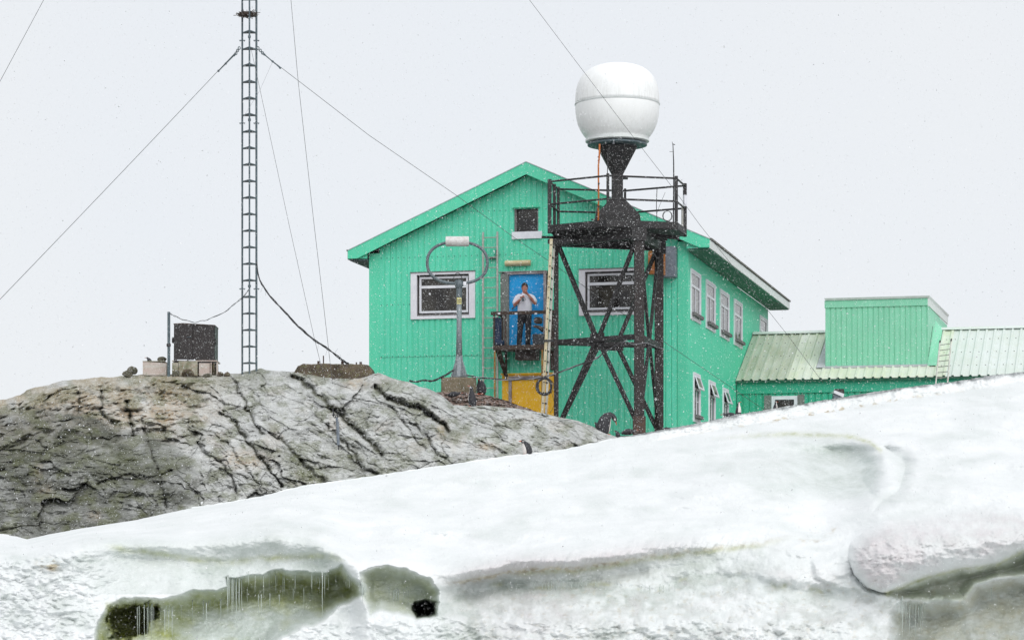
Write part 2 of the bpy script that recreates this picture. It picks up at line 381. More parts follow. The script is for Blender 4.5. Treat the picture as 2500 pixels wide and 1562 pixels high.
def snow_depth(PX, PY):
    """distance of the snow surface along the shore for a sight line, and its stain and painted shade masks"""
    e = interp(PX, EDGE); ye = smooth(PX, EDGEY, 60)
    yb = smooth(PX, [(-500, 1345), (60, 1345), (200, 1306), (465, 1312), (558, 1306), (669, 1296), (781, 1316), (850, 1362), (900, 1385), (960, 1365), (1040, 1385), (1100, 1392), (1190, 1380), (1432, 1360), (1700, 1325), (1900, 1345), (2000, 1368), (2075, 1345), (2150, 1292), (2300, 1278), (2500, 1262), (3000, 1240)])
    near = 46 + .8 * pnoise(PX / 400, .3)
    t0_ = np.clip((PY - e) / (yb - e), 0, 3.0); kq = 9 / (yb - e)
    t = t0_ - kq * np.log1p(np.exp(np.clip((t0_ - 1) / kq, -40, 40)))
    t = np.maximum(t, 0); cl = sig((PY - yb) / 10)
    D = 1 / ((1 - t) / ye + t / near) - .0045 * np.maximum(PY - yb, 0)
    wx = PX + 10 * fbm(PX / 60, PY / 60, 1.5, 3); wy = PY + 7 * fbm(PX / 60, PY / 60, 7.5, 3)
    X3, Z3 = (PX - CXP) / F * D, (HZ - PY) / F * D
    soft = fbm(X3 * .35, D * .15, Z3 * 1.0, 3, .42)
    D = D + (3.8 * t * (1 - t) + .10 + .10 * cl) * soft
    # small crusty relief
    e2_ = interp(PX, EDGE2); rim_ = sstep(1450, 1650, PX)
    rough = fbm(X3 * 2.0, D * .6, Z3 * 3.5, 4, .5)
    lumps = np.abs(fbm(X3 * 2.0 + 9, D * .3, Z3 * 3.4, 3, .5)); crl = np.abs(fbm(PX / 16, PY / 5, 2.5, 3))
    hard = sstep(1280, 1400, PY - 40 * (PX < 400))
    D = D + rough * (.08 * (1 - .7 * rim_ * (PY < e2_ + 6)) + .10 * t * (1 - cl) - .05 * cl) + cl * (.05 * fbm(PX / 55, PY / 38, 3.3, 4, .55) + .025 * np.abs(fbm(PX / 20, PY / 14, 7.3, 3)))
    # lip under the upper left slope
    l1 = smooth(PX, [(150, 1300), (260, 1309), (465, 1320), (558, 1312), (669, 1301), (740, 1308), (781, 1325), (840, 1372), (890, 1420)]) + 2 * fbm(PX / 50, .5)
    w1 = sstep(150, 330, PX) * (1 - sstep(850, 900, PX))
    d = wy * .3 + PY * .7 - l1
    D = D + w1 * (1.2 * sig((d - 30) / 24) * np.exp(-np.maximum(d - 50, 0) / (60 + 190 * sstep(400, 480, PX))) - .15 * np.exp(-((d + 30) / 40) ** 2))
    # ledge between the lip and the cave
    l1b = smooth(PX, [(230, 1330), (310, 1338), (461, 1362), (540, 1371), (660, 1360), (800, 1352), (860, 1372)]) + 3 * fbm(PX / 45, 3.3)
    w1b = sstep(230, 330, PX) * (1 - sstep(800, 850, PX))
    d = PY - l1b
    D = D + w1b * (.10 * sig(d / 5) * np.exp(-np.maximum(d, 0) / 40))
    # caves
    s1 = poly_sdf(wx, wy, cave1)
    D = D + 1.25 * sstep(-5, 40, s1) - .08 * np.exp(-(s1 / 16) ** 2) * (s1 < 0)
    lay = smooth(PX, [(400, 1470), (560, 1462), (700, 1452), (800, 1472), (880, 1485)])
    D = D + np.where(s1 > 0, -.16 * sig((PY - lay) / 5) * sstep(0, 30, s1), 0)
    D = D + 1.3 * sstep(-2, 18, poly_sdf(wx + 15 * fbm(PX / 18, PY / 18, 3.2, 3), wy + 13 * fbm(PX / 18, PY / 18, 8.2, 3), cave1b))
    s2 = poly_sdf(wx, wy, cave2)
    D = D + 1.0 * sstep(-4, 34, s2) - .06 * np.exp(-(s2 / 14) ** 2) * (s2 < 0)
    s2b = poly_sdf(wx, wy, hole2)
    D = D + 3.0 * sstep(-4, 14, s2b)
    # long middle lip
    l3 = smooth(PX, [(960, 1366), (993, 1380), (1057, 1420), (1109, 1427), (1190, 1411), (1261, 1393), (1432, 1388), (1544, 1367), (1700, 1343), (1863, 1325), (1960, 1300)]) + 2.5 * fbm(PX / 40, 8.5)
    w3 = sstep(1035, 1170, PX) * (1 - sstep(1780, 1990, PX)); d = PY - l3
    amp = interp(PX, [(1000, 1.2), (1250, 1.25), (1500, 1.0), (1800, .6), (2000, .15)])
    D = D + w3 * amp * (sig((d + 8) / 11) * np.exp(-np.maximum(d - 30, 0) / 80) - .25 * np.exp(-((d + 42) / 34) ** 2))
    D = D + w3 * .10 * fbm(PX / 20 + PY / 40, PY / 70, 3.1, 3) * np.exp(-((d + 12) / 26) ** 2)
    # second set of hollows below it
    l4 = smooth(PX, [(1150, 1425), (1270, 1420), (1330, 1428), (1450, 1415), (1600, 1440), (1660, 1400), (1830, 1398), (1900, 1425), (2050, 1445)]) + 5 * fbm(PX / 28, 5.5)
    w4 = sstep(1160, 1250, PX) * (1 - sstep(1990, 2090, PX)); d = PY - l4
    D = D + w4 * (.20 + .14 * pnoise(PX / 90, 2.2)) * sig(d / 5) * np.exp(-np.maximum(d - 8, 0) / 40)
    # big right lobe, the shaded wedge below and the grotto wall
    sl_ = poly_sdf(wx * .5 + PX * .5, wy * .5 + PY * .5, lobe)
    inside = np.clip(sl_, 0, 75) / 75
    D = D + .09 * sstep(0, 20, sl_) * fbm(PX / 34, PY / 24, 44.1, 4, .55) - 1.15 * np.sqrt(np.clip(1 - (1 - inside) ** 2, 0, 1)) * sstep(1245, 1330, PY)
    sw = poly_sdf(wx * .5 + PX * .5, wy * .5 + PY * .5, wedge)
    D = D + .85 * sstep(-5, 30, sw)
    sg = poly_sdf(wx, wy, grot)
    D = D + 1.7 * sstep(-6, 50, sg)
    # hollow at the upper right
    sh = poly_sdf(wx * .3 + PX * .7, wy * .3 + PY * .7, hollow)
    D = D + 2.1 * sstep(0, 70, sh) * sstep(1650, 2060, PX) * sstep(1850, 2120, PX)
    sh2 = poly_sdf(wx * .3 + PX * .7, wy * .3 + PY * .7, hollow2)
    D = D + 1.2 * sstep(0, 60, sh2)
    # crusty far rim
    e2 = interp(PX, EDGE2); rim = sstep(1450, 1650, PX)
    slp = ye * (ye / 46 - 1) / (yb - e); e2n = e2 + 2.0 * fbm(PX / 60, 4.4)
    puf = np.abs(fbm(PX / 16, PY / 12, 2.5, 2, .4)) + .3 * fbm(PX / 70, PY / 20, 6.5, 2)
    D = D + rim * sstep(-1, 3, e2n - PY) * (.35 - .80 * slp * np.maximum(e2n - PY, 0) - .11 * puf)
    # rubble, low lumps
    rb = sstep(1490, 1530, PY + 12 * fbm(PX / 70, 6.1)) * sstep(640, 800, PX) * (1 - sstep(2000, 2150, PX))
    D = D - rb * (.2 + .14 * lumps + .20 * np.abs(fbm(PX / 42, PY / 26, 5.3, 3, .5)))
    lf = (1 - sstep(120, 420, PX)) * sstep(1330, 1360, PY); D = D - lf * (.12 * lumps + .16 * np.abs(fbm(PX / 34, PY / 20, 15.3, 3, .5)))
    cr = poly_sdf(wx, wy, crust); D = D - .15 * sstep(-4, 10, cr) - .15 * lumps * sstep(-30, 10, cr)
    # masks: natural stains, plus shade painted into caves and undercuts
    nz = fbm(PX / 45, PY / 30, 2.2, 4); nf = fbm(PX / 16, PY / 9, 5.2, 3)
    algae_shade = np.clip(1.1 * sstep(-4, 18, s1) * (.62 + .35 * nz) - .75 * sstep(1465, 1510, PY) * sstep(420, 520, PX) * (s1 > 0), 0, 1)
    algae_shade = np.maximum(algae_shade, 1.0 * sstep(-14, 10, poly_sdf(wx, wy, cave1b)))
    algae_shade = np.maximum(algae_shade, .42 * w1b * np.exp(-((PY - l1b - 2) / 8) ** 2) * (1 + nz))
    algae_shade = np.maximum(algae_shade, .45 * w3 * sstep(1230, 1300, PX) * np.exp(-((PY - l3 - 5) / 7) ** 2) * (1 + .6 * nz))
    algae_shade = np.maximum(algae_shade, .6 * np.exp(-(seg_dist(PX, PY - 3, wedge[1:6]) / 6) ** 2) * (.8 + .5 * nf))
    algae_shade = np.maximum(algae_shade, .34 * sstep(-4, 16, s2) * (1 + .8 * nz))
    algae_shade = np.maximum(algae_shade, .6 * np.exp(-(seg_dist(PX, PY, [(1740, 1070), (1880, 1061), (1941, 1059), (2081, 1066), (2125, 1080), (2150, 1100)]) / 6) ** 2) * sstep(1700, 1950, PX) * (.7 + .5 * nf))  # olive line paints in the shading along the hollow's top edge
    algae_shade = np.maximum(algae_shade, .4 * w4 * np.exp(-((PY - l4 - 7) / 7) ** 2) * sstep(.05, .6, nz))
    ice_shade = 1.0 * sstep(-5, 9, s1) + .75 * sstep(-5, 10, s2) + .30 * sstep(.0, .8, fbm(PX / 170, PY / 55, 31.7, 3)) * sstep(10, 60, PY - e) + .5 * w1 * sstep(-20, 20, PY - l1) * (PY < 1450)
    ice_shade = ice_shade + w3 * .45 * sstep(-5, 30, PY - l3) * (1 - sstep(60, 110, PY - l3)) * (1 + nz)
    ice_shade = ice_shade + .55 * w4 * sstep(-3, 8, PY - l4) * (1 - sstep(20, 60, PY - l4)) * (1 + nz)
    ice_shade = ice_shade + .7 * sstep(-4, 12, sw) + 1.0 * sstep(-10, 40, sg) * (.9 + .4 * nz) + .75 * sstep(0, 45, sh) * sstep(1640, 2120, PX) + .4 * sstep(0, 40, sh2)
    ice_shade = ice_shade + .16 * cl * sstep(980, 1100, PX) + .62 * cl * sstep(1000, 1150, PX) * sstep(1400, 1440, PY) * sstep(-.3, .5, nz + .4 * fbm(PX / 110, PY / 45, 21.2, 3))
    ice_shade = ice_shade + .25 * cl * (1 - sstep(200, 420, PX)) * sstep(.0, .5, nz)
    pink = w3 * .85 * np.exp(-((PY - l3 + 16) / 24) ** 2) * (1 - sstep(1500, 1800, PX)) + .5 * sstep(-10, 30, sl_) * np.exp(-((PX - 2120) / 90) ** 2)
    pink = pink + .25 * sstep(1050, 1200, PX) * (1 - sstep(1350, 1500, PX)) * sstep(1430, 1460, PY)
    pink = pink + .42 * sstep(1340, 1430, PY) * sstep(1100, 1300, PX) * (.35 + nz) + .75 * sstep(0, 45, sl_) * (.7 + .6 * nz) + .35 * sstep(0, 30, sg)
    algae_shade = np.maximum(algae_shade, .30 * sstep(-3, 10, sw)); algae_shade = np.maximum(algae_shade, .22 * sstep(0, 30, sg) * (1 + nz))  # olive tint paints in the wedge's shade and darkens the grotto
    ice_shade = ice_shade + .30 * np.exp(-((PY - interp(PX, [(2150, 1330), (2300, 1318), (2500, 1300)]) - 6 * nz) / 12) ** 2) * sstep(2140, 2200, PX)
    brown = rim * np.exp(-((PY - e2 + 3) / 4) ** 2) * sstep(.0, .6, nf + .25 * nz) * np.exp(-((PX - 2040) / 240) ** 2) * 1.3
    vein = np.exp(-(seg_dist(wx, PY, [(1960, 1318), (2005, 1322), (2025, 1305), (2040, 1285)]) / 4) ** 2) + np.exp(-(seg_dist(wx, PY, [(1955, 1285), (1998, 1300)]) / 3) ** 2)
    brown = brown + .45 * vein * sstep(-.3, .4, nf)
    brown = brown + .35 * sstep(.25, .8, nf) * sstep(1380, 1450, PY) * sstep(1000, 1300, PX) * .8
    brown = brown + np.exp(-(((PX - 128) / 13) ** 2 + ((PY - 1385) / 7) ** 2)) * 1.2 + .9 * np.exp(-(((PX - 120) / 26) ** 2 + ((PY - 1375) / 12) ** 2)) * sstep(.1, .35, nf)
    brown = np.maximum(brown, .85 * w3 * sstep(1060, 1120, PX) * (1 - .5 * sstep(1450, 1600, PX)) * np.exp(-((PY - l3 + 1) / 6) ** 2) * sstep(-.5, .3, nf))
    black = sstep(-2, 6, s2b) + .95 * sstep(4, 22, poly_sdf(wx, wy, cave1b)) * (PX < 375)
    ice_shade = np.where(black > .2, 1, ice_shade); brown = np.clip(brown, 0, .98)
    mask = np.stack([algae_shade, ice_shade, pink, brown], -1)
    return D, mask
pxs = np.concatenate([np.linspace(-420, -20, 90), np.linspace(-18, 2518, 1180), np.linspace(2525, 2950, 90)])
S = np.concatenate([np.linspace(0, .14, 70)[:-1], np.linspace(.14, 1, 270)])
PX = np.broadcast_to(pxs, (len(S), len(pxs)))
en = interp(pxs, EDGE) + 1.6 * fbm(pxs / 22, .7, o=4) + .8 * np.abs(fbm(pxs / 18, 3.7, o=2)) * sstep(1400, 1700, pxs) - 2
PYs = en[None, :] + (1576 - en)[None, :] * S[:, None]
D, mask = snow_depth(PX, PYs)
# soften: relief may not fold over itself at the far edge
ks = np.array([.3, .8, 1.6, 3.0, 5.0, 8.0])[::-1]
ye = D[0]; z0 = (HZ - PYs[0]) / F * ye; x0 = (pxs - CXP) / F
back = [(x0 * (ye + k), ye + k, z0 - .10 * k - .03 * k * k) for k in ks]
lowpy = np.array([1600, 1640, 1690, 1745])
low = [(x0 * D[-1], D[-1] - .0 * q, (HZ - q) / F * D[-1]) for q in lowpy]
Xs = np.vstack([b[0] for b in back] + [(PX - CXP) / F * D] + [b[0] for b in low])
Ys = np.vstack([b[1] for b in back] + [D] + [b[1] for b in low])
Zs = np.vstack([b[2] for b in back] + [(HZ - PYs) / F * D] + [b[2] for b in low])
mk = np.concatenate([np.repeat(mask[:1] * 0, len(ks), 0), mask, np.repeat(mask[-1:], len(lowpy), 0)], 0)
def snow_mat():
    m, n, b = new_mat('old_snow_and_ice')
    a = N(n, 'ShaderNodeAttribute', attribute_name='mask'); sp = n.nodes.new('ShaderNodeSeparateColor')
    n.links.new(a.outputs['Color'], sp.inputs[0]); al, ic, pk, br = sp.outputs[0], sp.outputs[1], sp.outputs[2], a.outputs['Alpha']
    co = objco(n)
    n1 = noise(n, objco(n, (1, .4, 2)), 1.1, 6, .6); n2 = noise(n, objco(n, (1, .5, 1.6)), 7, 5, .7)
    col = mixc(n, ramp(n, n1, [(.35, 0), (.65, 1)]), (.79, .805, .812), (.715, .74, .742))
    ice_shade_c = mixc(n, ramp(n, noise(n, objco(n, (1.2, .3, .8)), 1.6, 6, .65), [(.35, 0), (.65, 1)]), (.36, .42, .37), (.60, .66, .64))  # grey green tone, darkened to stand for roof shade inside the caves
    def f(x, lo=0., hi=1.): return mth(n, 'MULTIPLY', x, ramp(n, n2, [(.3, .55), (.7, 1)]), True)
    col = mixc(n, f(ic), col, ice_shade_c)
    col = mixc(n, f(pk), col, (.60, .56, .572))
    ac = mixc(n, ramp(n, noise(n, objco(n, (1.5, .3, .5)), 2.6, 6, .7), [(.35, 0), (.65, 1)]), (.21, .24, .025), (.50, .53, .25))
    col = mixc(n, mth(n, 'MULTIPLY', f(al), 1.15, True), col, ac)
    col = mixc(n, f(br), col, mixc(n, ramp(n, n2, [(.4, 0), (.6, 1)]), (.62, .53, .33), (.30, .23, .14)))
    n.links.new(col, b.inputs['Base Color'])
    n.links.new(mth(n, 'SUBTRACT', .8, mth(n, 'MULTIPLY', ic, .42)), b.inputs['Roughness'])
    b.inputs['Specular IOR Level'].default_value = .35
    gr = ramp(n, noise(n, objco(n, (1, .25, 2.2)), 11, 3, .6), [(.68, 0), (.76, 1)])
    h = mth(n, 'ADD', mth(n, 'MULTIPLY', n2, 1.0), mth(n, 'MULTIPLY', noise(n, objco(n, (1, .5, 1.4)), 28, 4, .6), .4))
    bump(n, b, h, .5, .045)
    return m
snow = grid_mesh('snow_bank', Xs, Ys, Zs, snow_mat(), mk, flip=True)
tag(snow, 'bank of old white snow undercut by melt with olive stained caves along the shore', None, None, 'structure')
def snow_at(px, py):
    j = int(np.argmin(np.abs(pxs - px))); i = int(np.argmin(np.abs(PYs[:, j] - py))); return float(D[i, j])

# unseen snow apron added before the bank as light bounce, and the shallows
ax_, ay_ = np.meshgrid(np.linspace(-26, 26, 160), np.linspace(38.5, 47, 50))
az_ = -1.30 + .12 * fbm(ax_ * .5, ay_ * .5, .3, 4) + .6 * sstep(43, 47, ay_) - .8 * sstep(40.5, 38.5, ay_)
o = grid_mesh('bounce_apron', ax_, ay_, az_, snow.data.materials[0], np.zeros(ax_.shape + (4,))); tag(o, 'unseen snow apron added below the bank to bounce light up', None, None, 'structure')
# icicles hanging from the lips
def icicle_mat():
    m, n, b = new_mat('icicle_ice')
    b.inputs['Base Color'].default_value = (.72, .78, .74, 1); b.inputs['Roughness'].default_value = .12
    b.inputs['Transmission Weight'].default_value = .55; b.inputs['IOR'].default_value = 1.31
    return m
M['icicle'] = icicle_mat()
rnd = random.Random(5)
ic = []
for xa_, xb_, fy_, ln_, cnt_ in ((330, 378, lambda q: 1484, (30, 80), 9), (392, 540, lambda q: 1478 - (q - 392) * .12, (14, 60), 16), (553, 590, lambda q: 1409, (45, 125), 9), (600, 860, lambda q: 1400, (10, 60), 22), (920, 1000, lambda q: 1440, (15, 55), 8), (1240, 1460, lambda q: 1424, (12, 60), 16), (2195, 2262, lambda q: 1472, (30, 95), 12), (1560, 1660, lambda q: 1432, (10, 35), 7)):
    for q_ in range(cnt_):
        x__ = rnd.uniform(xa_, xb_); y__ = fy_(x__) + rnd.uniform(-3, 5); ic.append((x__, y__, min(y__ + rnd.uniform(*ln_), 1562), rnd.uniform(.9, 2.0)))
ic += [(556, 1408, 1500, 3.2), (561, 1408, 1475, 2.6), (566, 1409, 1520, 3.4), (571, 1409, 1490, 2.6), (577, 1410, 1530, 3.2), (583, 1411, 1478, 2.6),
      (504, 1476, 1556, 2.6), (497, 1470, 1520, 2.0), (539, 1466, 1516, 2.8), (631, 1455, 1500, 2.2), (638, 1455, 1512, 2.2), (659, 1452, 1486, 2.8), (682, 1455, 1480, 3.0),
      (787, 1398, 1512, 2.4), (793, 1398, 1460, 2.0), (761, 1400, 1440, 1.8), (885, 1424, 1470, 2.4), (889, 1428, 1452, 2.0), (893, 1430, 1462, 2.2),
      (961, 1444, 1494, 2.2), (967, 1444, 1480, 2.0), (973, 1442, 1500, 2.6), (1020, 1464, 1492, 1.6), (1044, 1462, 1486, 1.6), (1036, 1464, 1500, 1.6),
      (335, 1486, 1560, 2.2), (343, 1482, 1548, 2.6), (352, 1480, 1562, 2.4), (362, 1478, 1540, 2.2), (371, 1478, 1560, 2.6), (402, 1490, 1560, 2.4), (412, 1492, 1545, 2.0), (420, 1494, 1562, 2.2),
      (470, 1468, 1520, 1.8), (604, 1440, 1474, 1.8), (716, 1440, 1470, 2.0), (742, 1438, 1490, 2.0), (820, 1400, 1436, 1.8), (845, 1410, 1440, 1.8),
      (1262, 1428, 1480, 1.6), (1303, 1430, 1500, 1.6), (1346, 1420, 1520, 1.8), (1358, 1420, 1468, 1.6), (1420, 1420, 1500, 1.8), (1432, 1420, 1476, 1.6),
      (2203, 1458, 1560, 2.6), (2212, 1465, 1540, 2.2), (2221, 1470, 1565, 2.4), (2234, 1472, 1562, 2.6), (2246, 1474, 1550, 2.2), (2252, 1474, 1530, 2.0), (2190, 1452, 1500, 1.8), (2420, 1430, 1470, 1.8)]
for x, ya, yb_, r in ic:
    d0 = min(snow_at(x, ya + 6), snow_at(x, ya - 4) + .9) - .1
    d0 = min(d0, min(snow_at(x, q) for q in range(int(ya) + 4, min(int(yb_), 1570), 8)) - .06) if x < 900 else d0
    a, c = P(x, ya - 5, d0), P(x + rnd.uniform(-1, 1), yb_, d0)
    rr = r / F * d0 * .6; k = 7; pts = [a.lerp(c, i / k) + Vector((rnd.uniform(-.15, .15) * rr, 0, 0)) for i in range(k + 1)]
    mb = MB().tube(pts, [rr * (1.5 if i == 0 else (1 - i / k) ** .7 + .06) * rnd.uniform(.85, 1.15) for i in range(k + 1)], 6)
    build('icicle', mb, 'icicle', snow, smooth=True)

# ================================================================ SETTING: rock outcrop
SKY = [(-500, 1040), (-250, 1010), (0, 978), (50, 966), (66, 952), (159, 930), (298, 918), (350, 914), (410, 914), (480, 916), (559, 914), (589, 911), (612, 905), (638, 901), (700, 908), (716, 908), (735, 908), (770, 915), (820, 922), (880, 922), (902, 914), (926, 909), (953, 923), (1004, 936), (1051, 952), (1079, 966), (1106, 990), (1150, 991), (1189, 991), (1267, 999), (1318, 1008), (1365, 1019), (1409, 1027), (1448, 1042), (1479, 1058), (1515, 1070), (1580, 1090), (1700, 1110)]
def rock_back(px): return interp(px, [(-500, 71), (850, 71.5), (1000, 70.5), (1120, 69.6), (1350, 69.2), (1500, 68.2), (1700, 67)])
gullies = [([(559, 915), (580, 950), (600, 985), (618, 1030), (640, 1062)], 4, .45), ([(540, 1012), (575, 1030), (588, 1052), (610, 1085), (632, 1110), (652, 1138), (668, 1160), (688, 1190)], 4, .5),
           ([(708, 912), (760, 950), (800, 985), (835, 1020), (865, 1045), (892, 1068), (915, 1088), (930, 1108)], 7, .7), ([(915, 945), (945, 975), (1000, 988), (1030, 1000), (1060, 1020), (1086, 1040), (1092, 1052)], 7, 1.0),
           ([(480, 1080), (505, 1110), (540, 1130), (560, 1165), (580, 1200)], 3, .3), ([(660, 1055), (700, 1085), (730, 1120), (760, 1150), (790, 1175)], 6, .4), ([(1000, 1030), (1040, 1060), (1060, 1100), (1085, 1120)], 4, .35),
           ([(640, 1200), (600, 1140), (560, 1090), (520, 1060), (470, 1040)], 3, .25), ([(345, 1020), (395, 1190), (410, 1240)], 3, .25), ([(310, 985), (320, 1040), (322, 1065)], 5, .5), ([(245, 960), (250, 1010), (285, 1035)], 5, .5),
           ([(190, 960), (192, 1005)], 4, .35), ([(120, 970), (100, 1005)], 4, .3), ([(50, 990), (52, 1010)], 3, .25), ([(800, 1040), (850, 1090), (880, 1140), (920, 1160)], 5, .4), ([(1180, 1080), (1230, 1105)], 4, .3),
           ([(420, 1150), (370, 1165), (300, 1160), (240, 1180)], 3, .25), ([(960, 1000), (1000, 1050), (1040, 1100)], 3, .25)]
mossy = [((760, 1165), 60, 34, 1.2), ((725, 1120), 40, 30, .9), ((850, 1120), 50, 40, .7), ((350, 925), 70, 14, 1.0), ((470, 930), 90, 12, .9), ((880, 1040), 30, 18, .9), ((560, 925), 30, 12, .8), ((300, 1120), 130, 40, .6), ((90, 1090), 90, 40, .5), ((960, 1120), 60, 30, .6), ((740, 915), 40, 12, .8), ((680, 925), 30, 10, .6), ((1000, 985), 50, 14, .6)]
rpx = np.concatenate([np.linspace(-450, -15, 80), np.linspace(-12, 1620, 900)])
rs = np.concatenate([np.linspace(0, .985, 330), np.linspace(.988, 1, 14)])
RPX = np.broadcast_to(rpx, (len(rs), len(rpx)))
skyn = interp(rpx, SKY) + 2.2 * fbm(rpx / 26, 1.7, o=4) * (1 - .6 * sstep(1080, 1150, rpx)) - 1
e0 = interp(rpx, EDGE) + 26
RPY = e0[None, :] + (skyn - e0)[None, :] * rs[:, None]
g = .55 * rs + .45 * (1 - np.sqrt(np.clip(1 - rs ** 2, 0, 1)))
rn = edge_y(rpx) + .6
RD = rn[None, :] + (rock_back(rpx) - rn)[None, :] * g[:, None]
X3, Z3 = (RPX - CXP) / F * RD, (HZ - RPY) / F * RD
wa = fbm(X3 * .5, Z3 * .7, 3.1, 4)
fade = sstep(0, .05, 1 - rs)[:, None] * .85 + .15
rel = .75 * fbm(X3 * .3, Z3 * .5, 1.1, 4) + .12 * np.abs(fbm(X3 * 3 + 2, Z3 * 5, 7.7, 4, .6))
def facets(U, V, seed, tilt):
    ui, vi = np.floor(U).astype(int), np.floor(V).astype(int); b1_ = np.full(U.shape, 1e9); b2_ = b1_.copy(); val = np.zeros(U.shape)
    for du_ in (-1, 0, 1):
        for dv_ in (-1, 0, 1):
            a_, c_ = ui + du_, vi + dv_; h = _perm[_perm[(a_ + seed) & 255] + (c_ & 255)]
            g1, g2 = _grad[h, 0], _grad[h, 1]; h2 = _perm[h + 7]; px_ = a_ + .5 + .42 * _grad[h2, 0]; py_ = c_ + .5 + .42 * _grad[h2, 1]
            d_ = np.hypot(U - px_, V - py_); v_ = _grad[h2, 2] * .5 + tilt * (g1 * (U - px_) + g2 * (V - py_))
            new = d_ < b1_; b2_ = np.where(new, b1_, np.minimum(b2_, d_)); val = np.where(new, v_, val); b1_ = np.where(new, d_, b1_)
    return val, b2_ - b1_
patch = sstep(-.25, .35, fbm(X3 * .6, Z3 * .9, 8.2, 3))
def strata(deg, seed):
    c_, s_ = math.cos(R(deg)), math.sin(R(deg)); A_, B_ = X3 * c_ - Z3 * s_, X3 * s_ + Z3 * c_
    q = B_ * 1.9 + wa * 1.5 + seed; q = q - np.floor(q); s1_ = np.minimum(q / .88, (1 - q) / .12)
    q = B_ * 5.2 + wa * 3.2 + A_ * .5 + .8 * pnoise(A_ * 1.5, B_ * 3, seed); q = q - np.floor(q); s2_ = np.minimum(q / .85, (1 - q) / .15)
    wq = .25 * fbm(X3 * 1.2, Z3 * 1.6, seed, 3)
    f1, e1 = facets(A_ * .38 + wq, B_ * .95 + wq, int(seed * 10), 1.1); f2, e2_ = facets(A_ * 1.1 + wq, B_ * 3.0 + wq, int(seed * 10) + 40, 1.2); f3, e3 = facets(A_ * 3 + wq, B_ * 7.5, int(seed * 10) + 90, 1.2)
    r = .34 * f1 + .15 * f2 * (.4 + .6 * patch) + .05 * f3 + .08 * s1_ * patch + .05 * s2_ * (1 - patch) + .05 * fbm(A_ * 1.3, B_ * 7, 2.0 + seed, 4, .6)
    return r, np.maximum(np.exp(-(e1 / .035) ** 2) * sstep(-.2, .3, wa), .75 * np.exp(-(e2_ / .045) ** 2) * sstep(0, .5, fbm(X3 * .9, Z3 * 1.2, 4.4, 2)))
wl_ = sstep(330, 560, RPX + 60 * wa)
(ra_, ca_), (rb2_, cb_) = strata(8, 3.1), strata(36, .4); fcr = ca_ * (1 - wl_) + cb_ * wl_
rel = rel + ra_ * (1 - wl_) + rb2_ * wl_ + .05 * fbm(X3 * 9, Z3 * 9, .4, 3)
A_, B_ = X3 * math.cos(R(36)) - Z3 * math.sin(R(36)), X3 * math.sin(R(36)) + Z3 * math.cos(R(36))
blocky = np.abs(fbm(X3 * 1.6 + 3, Z3 * 2.2, 6.6, 3)); upper = sstep(.45, .8, rs)[:, None] * (1 - sstep(380, 640, RPX))
rel = rel - blocky * (.15 + .8 * upper)
crk = np.zeros(RPX.shape); cdep = np.zeros(RPX.shape)
wxx = RPX + 6 * fbm(RPX / 22, RPY / 22, 1.2, 3); wyy = RPY + 6 * fbm(RPX / 22, RPY / 22, 4.2, 3)
for pts, wd, dp in gullies:
    dd = seg_dist(wxx, wyy, pts); wv = wd * (.6 + .5 * np.clip(1 + fbm(RPX / 30, RPY / 30, 9.9, 2), 0, 2))
    k = np.exp(-(dd / wv) ** 2); cdep = np.maximum(cdep, k * dp); crk = np.maximum(crk, sig((1 - dd / (wv * .46) + .45 * fbm(RPX / 9, RPY / 7, 3.9, 2)) * 5) * min(1, dp + .35))
# thin joints: zero lines of stretched noise
jn = np.abs(fbm(A_ * .8 + 4, B_ * 2.6, 5.5, 2)); j1 = np.exp(-(jn / .011) ** 2) * sstep(-.1, .3, fbm(X3 * .8, Z3, 12.2, 2))
jn2 = np.abs(fbm(A_ * 1.2 + 4, B_ * .8 + 3, 1.5, 2)); j2 = np.exp(-(jn2 / .008) ** 2) * sstep(0, .4, fbm(X3 * .7, Z3, 2.2, 2))
cdep = np.maximum(cdep, .12 * np.maximum(j1, j2)); crk = np.maximum(crk, .5 * np.maximum(j1, j2)); crk = np.maximum(crk * .85, .55 * fcr); cdep = np.maximum(cdep, .07 * fcr)
# near dome at the lower left
dome_c = interp(RPX, [(-400, 990), (0, 1003), (110, 1000), (190, 1006), (240, 1022), (285, 1047), (370, 1060), (450, 1110), (560, 1195), (620, 1250)])
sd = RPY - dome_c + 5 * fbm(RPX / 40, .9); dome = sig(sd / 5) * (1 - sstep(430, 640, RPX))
RD2 = RD + (rel + cdep) * fade - 1.3 * dome * np.sqrt(np.clip(np.maximum(sd, 0) / 120, 0, 1))
# terrace shadow band on the right ridge
RD2 = RD2 + .9 * sig((RPY - interp(RPX, [(1090, 1000), (1160, 1020), (1300, 1026), (1420, 1050)])) / 10) * np.exp(-np.maximum(RPY - 1045, 0) / 25) * sstep(1100, 1130, RPX) * (1 - sstep(1250, 1420, RPX))
nz = fbm(RPX / 60, RPY / 40, 2.7, 4); nf = fbm(RPX / 14, RPY / 10, 6.7, 3)
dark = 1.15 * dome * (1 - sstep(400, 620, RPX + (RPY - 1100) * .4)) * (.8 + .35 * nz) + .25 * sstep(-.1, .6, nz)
moss = .72 * sstep(-.1, .5, fbm(RPX / 50, RPY / 30, 11.1, 4)) + .4 * sstep(.2, .6, cdep)
moss = np.maximum(moss, .55 * np.exp(-((RPY - skyn[None, :] - 22) / 26) ** 2) * (1 - sstep(560, 700, RPX)) * (.7 + .6 * nz))
for (mx, my), sx, sy, am in mossy:
    q = np.exp(-(((RPX - mx) / sx) ** 2 + ((RPY - my) / sy) ** 2)); moss = np.maximum(moss, am * q * (.75 + .6 * nf + .3 * nz) * 1.1)
